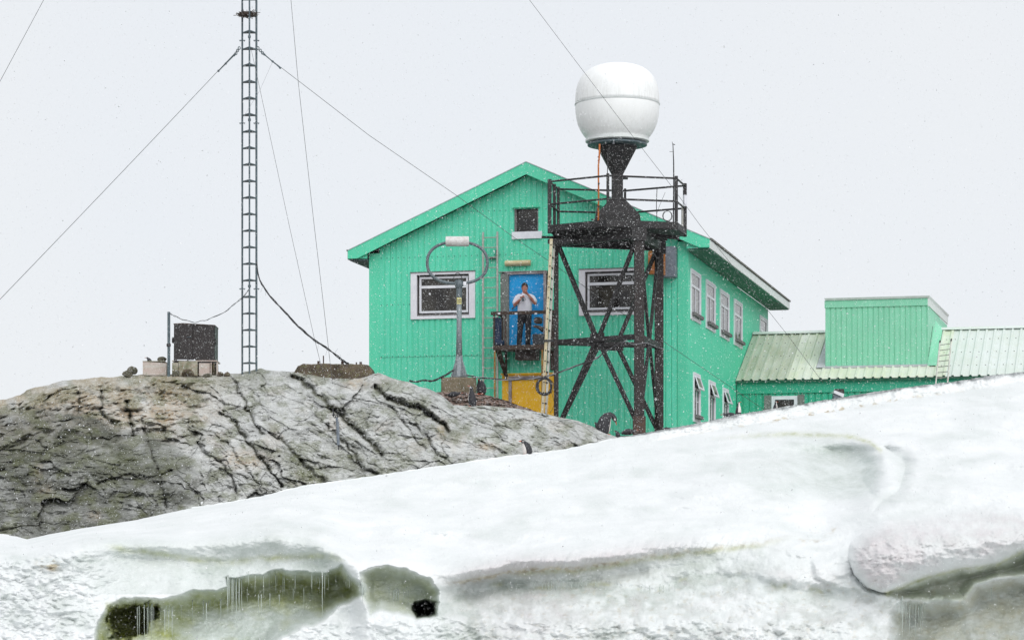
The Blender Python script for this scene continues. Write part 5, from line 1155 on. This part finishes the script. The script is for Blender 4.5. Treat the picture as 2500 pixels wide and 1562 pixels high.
for x0, x1, y0, mt_ in ((420, 435, 885, 'crate_moss'), (436, 482, 881, 'crate_moss'), (486, 512, 882, 'crate_white'), (514, 516.5, 885, 'crate_white'), (520, 524, 885, 'brown_wall'), (528.5, 532, 884, 'crate_white')):
    build('board', fbx(x0, x1, y0, 917, YC + rnd.uniform(-.04, .03), .03), mt_, cr)
build('rust_stain_plate', MB().lathe((0, 0, 0), [(.01, 0), (.125, 0), (.125, .01), (.01, .01)], 14), 'box_rust', cr)
rp = cr.children[-1]; rp.rotation_euler = (R(90), 0, R(4)); rp.location = wm(cr).inverted() @ P(496, 897, YC - .035); rp.scale = (1.0, 1.35, 1)
build('top_plate', fbx(420, 530, 879.5, 881.8, YC - .02, .8), 'crate_white', cr); build('back_fill', fbx(424, 528, 888, 918, YC + .08, .5), 'brown_wall', cr)
build('skid', fbx(432, 457, 877.5, 880, YC - .03, .1), 'upvc', cr); build('skid', fbx(460, 478, 878.5, 880.5, YC - .03, .1), 'upvc', cr)
def boulder(cx_, cy_, rx_, ry_, Y, seed, mat, label, cat='rock', group=None, name='boulder', sub=2):
    bm = bmesh.new(); bmesh.ops.create_icosphere(bm, subdivisions=sub + 1, radius=1); rr = np.random.RandomState(seed); off = rr.uniform(0, 50, 3)
    dirs = rr.randn(9, 3); dirs /= np.linalg.norm(dirs, axis=1)[:, None]; cut = rr.uniform(.62, .9, 9)
    k_ = Y / F
    for v_ in bm.verts:
        c_ = np.array(v_.co); 
        for d__, q_ in zip(dirs, cut):
            t_ = c_ @ d__
            if t_ > q_: c_ = c_ - d__ * (t_ - q_)
        c_ = c_ * (1 + .10 * float(fbm(c_[0] * 2 + off[0], c_[1] * 2 + off[1], c_[2] * 2 + off[2], 3)))
        v_.co = (c_[0] * rx_ * k_, c_[1] * (rx_ + ry_) / 2 * k_, c_[2] * ry_ * k_)
    me = bpy.data.meshes.new(name); bm.to_mesh(me); bm.free(); me.materials.append(M[mat])
    o = bpy.data.objects.new(name, me); COL.objects.link(o); o.location = P(cx_, cy_, Y); return tag(o, label, cat, group)
boulder(312, 913, 14.5, 12, 70.2, 1, 'moss_stone', 'low flat tan boulder at the far left end of the crest'); boulder(323, 905, 13, 11.5, 70.5, 2, 'moss_stone', 'peaked grey brown boulder perched behind the flat one')
boulder(395, 878.5, 12.5, 8.5, YC + .25, 3, 'moss_stone', 'grey rock resting on the white box lid')
for i, (x_, y_, a_, b2_, lab) in enumerate(((538, 915, 9, 9, 'small grey stone right of the mossy box'), (505, 917, 12, 6, 'dark stone at the foot of the mossy box near its rust stain'), (458, 912, 17, 12, 'dark grey rock leaning on the mossy box under the cabinet'), (430, 914, 11, 10, 'brown stone between the post and the mossy box'), (554, 916, 8, 9, 'brown stone at the top of the long rock crack'), (358, 921, 16, 6, 'mossy stone at the foot of the white box'))):
    boulder(x_, y_, a_, b2_, 70.15, 10 + i, 'moss_stone' if i % 2 else 'brown_wall', lab)
# mossy masonry block
blk = MB(); k_ = 34
tp = [(724, 896), (730, 889), (745, 887), (800, 888), (860, 887), (898, 890), (902, 896)]; bt = [(904, 925), (880, 936), (820, 934), (770, 925), (735, 915), (724, 905)]
o = build('stone_block', MB().prism([P(x_, y_, 70.7) for x_, y_ in [(716, 912), (722, 901), (727, 893), (733, 891)] + [(q_, 888 + 1.6 * float(fbm(q_ / 14, .5)) + (q_ > 860) * (q_ - 860) * .05) for q_ in range(740, 899, 9)] + [(900, 891), (908, 900), (908, 940), (716, 932)]], (0, 1.5, .05)), 'brown_wall', bevel=.03); tag(o, 'low flat topped mossy brown masonry block on the crest before the green wall', 'masonry block')
for x_, y0_b, y1_b, w__ in ((789.5, 868, 889, 1.3), (777.5, 881, 889, 3), (880.5, 883, 890, 3), (870, 884, 889, 1.6), (836, 881, 889, 3.4)): build('iron_stub', fbx(x_ - w__, x_ + w__, y0_b, y1_b, 70.9, .06), 'rust', o)
for i_, (x_, y_, a_, b2_, lab) in enumerate(((742, 927, 10, 6, 'small pale stone at the left foot of the masonry block'), (812, 938, 14, 6, 'flat stone under the middle of the masonry block'), (858, 939, 11, 7, 'rounded stone near the right foot of the masonry block'))):
    boulder(x_, y_ - 8, a_, b2_, 70.45, 50 + i_, 'moss_stone', lab)
boulder(897, 938, 20, 15, 70.0, 31, 'moss_stone', 'reddish brown stone wedged under the masonry block end'); boulder(925, 930, 24, 17, 70.3, 33, 'moss_stone', 'large angular stone right of the masonry block')

# ================================================================ things on the balcony
fz = bf
def bb_(x0, x1, y0, y1, v0, v1): a, z1__ = fu(x0, y0, v0); c, z0__ = fu(x1, y1, v0); return MB().box(a, c, v0, v1, z0__, z1__)
def ltop(name, mb, mat, label, cat, **k): mb.v = [tuple(bw(*q)) for q in mb.v]; return tag(build(name, mb, mat, None, **k), label, cat)
ltop('folded_chair', bb_(1206.5, 1221, 775, 842, -.80, -.62).add(bb_(1206, 1228, 830, 842, -.85, -.5).v, bb_(1206, 1228, 830, 842, -.85, -.5).f), 'navy', 'dark blue folded item standing at the left end of the balcony', 'folded chair', bevel=.03)
ltop('plastic_crate', bb_(1300, 1328, 815, 842, -.85, -.35), 'crate_dark', 'dark crate on the balcony floor right of the man', 'crate', bevel=.02)
ltop('canvas_bag', bb_(1303, 1320.5, 774, 789, -.84, -.6), 'bag_brown', 'grey brown bag hung inside the balcony railing right of the man', 'bag', bevel=.035)
mb = MB(); mb.v = []; a, z = fu(1303, 796, -.8); c, z2 = fu(1327, 806, -.8); mb.tube([(a, -.8, z), ((a + c) / 2, -.8, z - .03), (c, -.8, z2)], [.035, .05, .07], 8)
ltop('rolled_mat', mb, 'bag_brown', 'short dark roll slanting behind the ladder on the balcony', 'roll', smooth=True)

# ================================================================ person
def rings_between(pts, seg=12):
    """pts: list of (centre, rx, ry) along a chain; elliptical rings in planes across the chain"""
    out_ = []; k = len(pts); ref = Vector((1, 0, 0))
    for i, (c, a, b_) in enumerate(pts):
        c = Vector(c); p_ = Vector(pts[max(i - 1, 0)][0]); n_ = Vector(pts[min(i + 1, k - 1)][0]); d = (n_ - p_).normalized()
        x = ref - d * ref.dot(d)
        if x.length < .2: x = Vector((0, 1, 0)) - d * d.y
        x.normalize(); y = d.cross(x); out_.append([c + x * a * math.cos(2 * math.pi * j / seg) + y * b_ * math.sin(2 * math.pi * j / seg) for j in range(seg)])
    return out_
def chain(mb, pts, seg=12):                       # with rounded ends
    p0_, p1_ = Vector(pts[0][0]), Vector(pts[1][0]); d0 = (p0_ - p1_).normalized(); q0_, q1_ = Vector(pts[-1][0]), Vector(pts[-2][0]); d1 = (q0_ - q1_).normalized()
    P_ = [(p0_ + d0 * pts[0][1] * .75, pts[0][1] * .4, pts[0][2] * .4), (p0_ + d0 * pts[0][1] * .4, pts[0][1] * .8, pts[0][2] * .8)] + list(pts) + [(q0_ + d1 * pts[-1][1] * .4, pts[-1][1] * .8, pts[-1][2] * .8), (q0_ + d1 * pts[-1][1] * .75, pts[-1][1] * .4, pts[-1][2] * .4)]
    mb.loft(rings_between(P_, seg)); return mb
def remesh(o, vox, smooth=2):
    md = o.modifiers.new('r', 'REMESH'); md.mode = 'VOXEL'; md.voxel_size = vox; md.use_smooth_shade = True
    if smooth: s_ = o.modifiers.new('s', 'SMOOTH'); s_.factor = .5; s_.iterations = smooth
    dg = bpy.context.evaluated_depsgraph_get(); me = bpy.data.meshes.new_from_object(o.evaluated_get(dg)); o.modifiers.clear()
    ms = list(o.data.materials); o.data = me; 
    if not me.materials:
        for m_ in ms: me.materials.append(m_)
    me.polygons.foreach_set('use_smooth', [True] * len(me.polygons)); return o
uP, _ = fu(1281, 841, -.42); pw = bw(uP, -.42, fz)
man = thing('person', tuple(pw), 'man in pale grey t-shirt raising a hand to his mouth on the balcony', 'person', 0)
B = MB()
chain(B, [((0, 0, .93), .15, .11), ((0, .0, 1.05), .16, .12), ((0, .0, 1.2), .17, .115), ((0, .01, 1.34), .18, .105), ((0, .015, 1.43), .13, .08)], 16)
chain(B, [((0, .01, 1.42), .065, .065), ((0, 0, 1.56), .058, .06)])
# head with jaw
B.loft(rings_between([((0, -.045, 1.505), .025, .03), ((0, -.035, 1.52), .045, .055), ((0, -.02, 1.56), .062, .082), ((0, -.008, 1.61), .073, .094), ((0, 0, 1.66), .077, .1), ((0, .005, 1.71), .07, .092), ((0, .008, 1.745), .045, .065), ((0, .008, 1.765), .015, .02)], 16))
B.loft(rings_between([((0, -.09, 1.645), .008, .01), ((0, -.105, 1.615), .013, .018), ((0, -.108, 1.60), .018, .018), ((0, -.09, 1.592), .012, .012)], 8))   # nose
for s in (-1, 1):
    B.loft(rings_between([((s * .076, .01, 1.60), .008, .012), ((s * .083, .012, 1.63), .01, .02), ((s * .08, .014, 1.66), .006, .014)], 8))
legs = {-1: [(-.09, .0, .93), (-.125, -.02, .50), (-.155, .02, .08)], 1: [(.09, 0, .93), (.10, -.03, .50), (.085, .02, .08)]}
for s, (h_, k_, a_) in legs.items():
    chain(B, [(h_, .088, .09), (Vector(h_).lerp(Vector(k_), .5), .075, .078), (k_, .055, .06), (Vector(k_).lerp(Vector(a_), .35), .055, .06), (a_, .038, .042)]); chain(B, [(Vector(a_) + Vector((0, .03, -.03)), .04, .035), (Vector(a_) + Vector((s * .03, -.14, -.045)), .042, .028)])
arms = {-1: [(-.19, .02, 1.42), (-.285, -.02, 1.17), (-.115, -.20, 1.315)], 1: [(.19, .02, 1.42), (.295, -.06, 1.21), (.075, -.16, 1.465)]}
for s, (h_, e_, w__) in arms.items():
    h_, e_, w__ = Vector(h_), Vector(e_), Vector(w__)
    chain(B, [(h_, .06, .065), (h_.lerp(e_, .5), .052, .055), (e_, .043, .045)]); chain(B, [(e_, .045, .046), (e_.lerp(w__, .3), .046, .046), (e_.lerp(w__, .7), .035, .037), (w__, .027, .03)])
    d = (w__ - e_).normalized(); up = Vector((0, 0, 1)); side = d.cross(Vector((0, -1, 0))).normalized()
    palm = w__ + d * .05; chain(B, [(w__, .026, .028), (palm, .034, .03), (palm + d * .03, .034, .028)])
    fw = (Vector((.55 if s < 0 else -.35, -.55, .25)) + d).normalized()
    for f_, (off, ln) in enumerate(((-.03, .062), (-.010, .07), (.011, .066), (.031, .052))):
        r0_ = palm + d * .035 + side * off; m1 = r0_ + (d + fw * .4).normalized() * ln * .55; m2 = m1 + (fw + Vector((0, .5, -.1))).normalized() * ln * .5
        chain(B, [(r0_ - d * .02, .0105, .0105), (r0_, .0105, .0105), (m1, .0095, .0095), (m2, .008, .008)], 8)
    th0 = w__ + d * .015 - side * .02; chain(B, [(th0, .014, .014), (th0 + (d * .5 - side + Vector((0, -.6, .3))).normalized() * .04, .012, .012), (th0 + (d - side * .6 + Vector((0, -.8, .2))).normalized() * .07, .0095, .0095)], 8)
B.v = [tuple(Vector(q) + pw) for q in B.v]
body = remesh(build('body', B, 'skin', man), .0065, 2)
def cloth(name, spec, mat, vox=.011, sm=3):
    mb = MB()
    for c in spec: chain(mb, c, 16)
    mb.v = [tuple(Vector(q) + pw) for q in mb.v]; return remesh(build(name, mb, mat, man), vox, sm)
sh = [[((0, 0, 1.0), .20, .145), ((0, .0, 1.07), .195, .145), ((0, 0, 1.2), .20, .14), ((0, .01, 1.34), .21, .13), ((0, .015, 1.42), .17, .105), ((0, .012, 1.468), .10, .075)]]
for s, (h_, e_, w__) in arms.items():
    h_, e_ = Vector(h_), Vector(e_); sh.append([(h_ + Vector((-s * .05, 0, .0)), .075, .08), (h_.lerp(e_, .2), .08, .085), (h_.lerp(e_, .5), .082, .085), (h_.lerp(e_, .74), .086, .088)])
cloth('t_shirt', sh, 'shirt')
tr_ = [[((0, 0, .88), .18, .13), ((0, 0, .96), .185, .135), ((0, 0, .985), .18, .13)]]
for s, (h_, k_, a_) in legs.items():
    h_, k_, a_ = Vector(h_), Vector(k_), Vector(a_); tr_.append([(h_, .105, .11), (h_.lerp(k_, .5), .095, .1), (k_, .078, .085), (k_.lerp(a_, .5), .074, .08), (a_ + Vector((0, 0, .03)), .07, .08)])
cloth('trousers', tr_, 'trousers')
mb = MB(); mb.loft(rings_between([((0, .012, 1.655), .089, .108), ((0, .022, 1.69), .092, .108), ((0, .010, 1.73), .086, .106), ((0, .006, 1.77), .062, .082), ((0, .006, 1.795), .022, .03)], 16))
mb.loft(rings_between([((0, .055, 1.58), .06, .05), ((0, .04, 1.62), .078, .07), ((0, .03, 1.66), .081, .083)], 16))
mb.v = [tuple(Vector(q) + pw) for q in mb.v]; remesh(build('hair', mb, 'hair', man), .008, 1)
for s, (_h, _k, a_) in legs.items():
    mb = chain(MB(), [(Vector(a_) + Vector((0, .045, -.035)), .045, .042), (Vector(a_) + Vector((s * .015, -.05, -.03)), .05, .045), (Vector(a_) + Vector((s * .03, -.16, -.045)), .046, .032)]); mb.v = [tuple(Vector(q) + pw) for q in mb.v]; build('shoe', mb, 'shoe', man, smooth=True)
cu = pw + Vector((-.045, -.27, 1.315)); cp = build('coffee_cup', MB().lathe(cu, [(.034, -.06), (.042, .035), (.046, .04)], 16), 'galv', smooth=False); tag(cp, 'dark grey mug held at the chest by the man on the balcony', 'mug')
build('handle', MB().tube([cu + Vector((.04, 0, .02)), cu + Vector((.075, 0, .01)), cu + Vector((.07, 0, -.03)), cu + Vector((.038, 0, -.04))], .007, 6), 'galv', cp)
ci = pw + Vector((.02, -.2, 1.545)); tag(build('cigarette', MB().tube([ci, ci + Vector((.045, -.05, .02))], .0045, 6), 'cig'), 'white cigarette at the mouth of the man on the balcony', 'cigarette')

# ================================================================ penguins
def penguin(px_, py_, Y, spine, rad, yaw, label, head_dir=(1, 0, 0), flip=(1, 1), tail=True, scale=1.0, belly=(.12, .80), chick=False, group='gentoo penguins around the station', feet=True):
    """spine in a local frame: x forward, z up; yaw turns it; foot point from the sight line"""
    base = P(px_, py_, Y); o = thing('penguin', tuple(base), label, 'penguin', yaw, group)
    n_ = 18; k = len(spine); rings = []; mats = []
    sp_ = [Vector((x, 0, z)) * scale for x, z in spine]
    for i, c in enumerate(sp_):
        a, b_ = sp_[max(i - 1, 0)], sp_[min(i + 1, k - 1)]; d = (b_ - a).normalized(); f_ = Vector((d.z, 0, -d.x)); rx_, ry_ = rad[i]
        rings.append([c + f_ * rx_ * scale * math.cos(2 * math.pi * j / n_) + Vector((0, 1, 0)) * ry_ * scale * math.sin(2 * math.pi * j / n_) for j in range(n_)])
    mb = MB(); mb.loft(rings); ms = []
    for i in range(k - 1):
        t = i / (k - 1)
        for j in range(n_):
            ang = abs(((j + .5) / n_ * 360 + 180) % 360 - 180)
            white = belly[0] <= t < belly[1] and ang < 40
            if i == k - 3 and 50 < ang < 105: white = True           # white patch over the eye
            ms.append(1 if white else 0)
    mb.m = ms + [0, 0]
    build('body', mb, ['bird_black', 'bird_white'], o, smooth=True, local=True)
    hd = sp_[-2]; h = Vector(head_dir).normalized(); L_ = .075 * scale
    build('beak', MB().tube([hd + h * .03 * scale, hd + h * .06 * scale, hd + h * .11 * scale - Vector((0, 0, .006))], [.02 * scale, .013 * scale, .003], 8), 'bird_orange', o, smooth=True, local=True)
    si = max(1, int((k - 1) * .62)); sh_ = sp_[si]; wd = rad[si][1] * scale; dn = (sp_[1] - sh_).normalized()
    for s, on in ((-1, flip[0]), (1, flip[1])):
        if not on: continue
        a = sh_ + Vector((0, s * wd * .92, 0)); c = a + dn * .2 * scale + Vector((-.01, s * .03 * on, 0)); q = c + dn * .1 * scale + Vector((-.02, s * .01 * on, 0))
        build('flipper', MB().loft(rings_between([(a, .02 * scale, .01 * scale), (a.lerp(c, .4), .035 * scale, .011 * scale), (c, .03 * scale, .01 * scale), (q, .012 * scale, .006 * scale)], 8)), 'bird_black', o, smooth=True, local=True)
    if tail:
        a = sp_[0] + Vector((-rad[0][0] * .6, 0, .02)) * scale; build('tail', MB().loft(rings_between([(a + Vector((.06, 0, .05)) * scale, .012 * scale, .04 * scale), (a + Vector((-.07, 0, -.015)) * scale, .006 * scale, .02 * scale)], 8)), 'bird_black', o, local=True)
    if feet:
        for s in (-1, 1): build('foot', MB().hexa([(-.03 * scale, s * .045 * scale - .022, -.02), (.075 * scale, s * .05 * scale - .035, -.02), (.075 * scale, s * .05 * scale + .035, -.02), (-.03 * scale, s * .045 * scale + .022, -.02), (-.03 * scale, s * .045 * scale - .018, .02), (.075 * scale, s * .05 * scale - .03, .005), (.075 * scale, s * .05 * scale + .03, .005), (-.03 * scale, s * .045 * scale + .018, .02)]), 'bird_orange', o, local=True)
    return o
STAND = [(-.01, 0), (-.02, .06), (-.015, .16), (0, .27), (.01, .36), (.012, .43), (.012, .475), (.02, .52), (.03, .55), (.03, .575)]
SR = [(.07, .08), (.105, .11), (.115, .12), (.105, .11), (.08, .085), (.056, .056), (.05, .048), (.052, .046), (.04, .036), (.015, .014)]
HUNCH = [(-.04, 0), (-.05, .06), (-.04, .14), (-.01, .22), (.03, .28), (.06, .315), (.085, .335), (.11, .35), (.13, .355), (.145, .355)]
HR = [(.09, .1), (.12, .13), (.125, .135), (.11, .12), (.085, .09), (.06, .06), (.05, .05), (.05, .045), (.038, .034), (.015, .014)]
BENT = [(-.06, 0), (-.08, .08), (-.07, .2), (-.03, .32), (.03, .40), (.09, .43), (.145, .41), (.18, .36), (.20, .31), (.205, .28)]
LIE = [(-.28, .05), (-.22, .08), (-.12, .11), (0, .125), (.1, .13), (.17, .145), (.2, .165), (.235, .175), (.26, .172), (.27, .17)]
LR = [(.03, .04), (.07, .09), (.11, .125), (.115, .13), (.09, .1), (.06, .06), (.05, .05), (.048, .045), (.035, .034), (.015, .014)]
PI = math.pi
ya = 69.3
penguin(1152, 992, ya, STAND, SR, PI * .93, 'penguin standing on the grey rock ledge with its back turned before the plinth', (.9, 0, .4), scale=.90)
penguin(1174, 961, 71.8, HUNCH, HR, -PI * .62, 'hunched dark penguin beside the right end of the concrete plinth', (.8, 0, .1), scale=1.0, belly=(2, 3))
penguin(1110, 969, 71.1, LIE, LR, .2, 'dark penguin lying before the concrete plinth with only its back showing', (.9, 0, .1), scale=.62, belly=(2, 3), feet=False)
penguin(1481, 1060, 68.0, BENT, [(a_ * 1.28, b_ * 1.28) if i_ < 6 else (a_ * 1.12, b_ * 1.12) for i_, (a_, b_) in enumerate(HR)], .12, 'large penguin bending its head down over a chick on the rock rim', (.3, 0, -1), scale=1.1, belly=(.0, .62))
penguin(1457, 1046, 68.4, HUNCH, HR, PI * .75, 'small dusky penguin crouched behind the bending one', (.9, 0, 0), scale=.42, belly=(.0, .3))
penguin(1507, 1068, 67.9, HUNCH, HR, PI * .8, 'fluffy dark chick with its head under the bending penguin', (.9, 0, .2), scale=.46, belly=(2, 3))
penguin(1536, 1062, 69.6, LIE, LR, .25, 'penguin lying at the rusty foot of the tower with its tail to the left', (.9, 0, .4), scale=.70, belly=(2, 3), feet=False)
penguin(1284, 1110, 63.0, HUNCH, HR, -PI * .80, 'penguin hunched at the snow edge facing left with white belly', (1, 0, -.05), scale=.88, belly=(.0, .62))
penguin(1803, 1016, edge_y(1803) + .3, STAND, SR, -PI * .33, 'penguin standing upright on the snow crest with bright white belly', (.75, .65, .15), scale=.62, flip=(1, 1.6))
penguin(1782, 1022, edge_y(1782) + .0, LIE, LR, PI * .96, 'penguin lying on the snow crest at the feet of the upright one', (.9, 0, -.2), scale=.66, belly=(.1, .5), feet=False)
penguin(1893, 1008, edge_y(1893) + .3, STAND, SR, -PI * .12, 'penguin with red beak resting before the annex window', (.9, .1, -.25), scale=.52)
penguin(1628, 1051, edge_y(1628) + .5, LIE, LR, .3, 'tiny dark penguin back peeking over the snow right of the tower', (.9, 0, .2), scale=.36, belly=(2, 3), feet=False)
penguin(364, 890, YC + .45, HUNCH, HR, PI, 'bird with reddish beak peeping over the white box on the crest', (.9, 0, .1), scale=.50, belly=(2, 3), feet=False)

# ================================================================ falling snow
r_ = np.random.RandomState(12); nfl = 900000
fx = r_.uniform(-15, 15, nfl); fy = r_.uniform(24, 72, nfl); fz_ = r_.uniform(-1.2, 16.5, nfl)
keep = (np.abs(fx / fy) < .205) & (fz_ / fy < .235) & (fz_ > -1.4); fx, fy, fz_ = fx[keep], fy[keep], fz_[keep]; k = len(fx)
sz = np.exp(r_.normal(math.log(.0038), .50, k)) * (.6 + .4 * fy / 72)
print('flakes', k)
T = np.array([(1, 0, 0), (.1, .8, .15), (-1, 0, 0), (-.1, -.8, .15)], float)
q = r_.randn(k, 3, 3); q, _r = np.linalg.qr(q)
V = np.einsum('kij,nj->kni', q, T) * sz[:, None, None] + np.stack([fx, fy, fz_], -1)[:, None, :]
me = bpy.data.meshes.new('falling_snow'); me.vertices.add(k * 4); me.vertices.foreach_set('co', V.reshape(-1).astype(np.float32))
me.loops.add(k * 4); me.loops.foreach_set('vertex_index', np.arange(k * 4, dtype=np.int32)); me.polygons.add(k); me.polygons.foreach_set('loop_start', np.arange(0, k * 4, 4, dtype=np.int32)); me.update(calc_edges=True)
me.materials.append(M['flake']); o = bpy.data.objects.new('falling_snow', me); COL.objects.link(o); tag(o, 'fine snowflakes falling in the air before the station', 'snowfall', None, 'stuff')
print('script objects', len(bpy.data.objects))
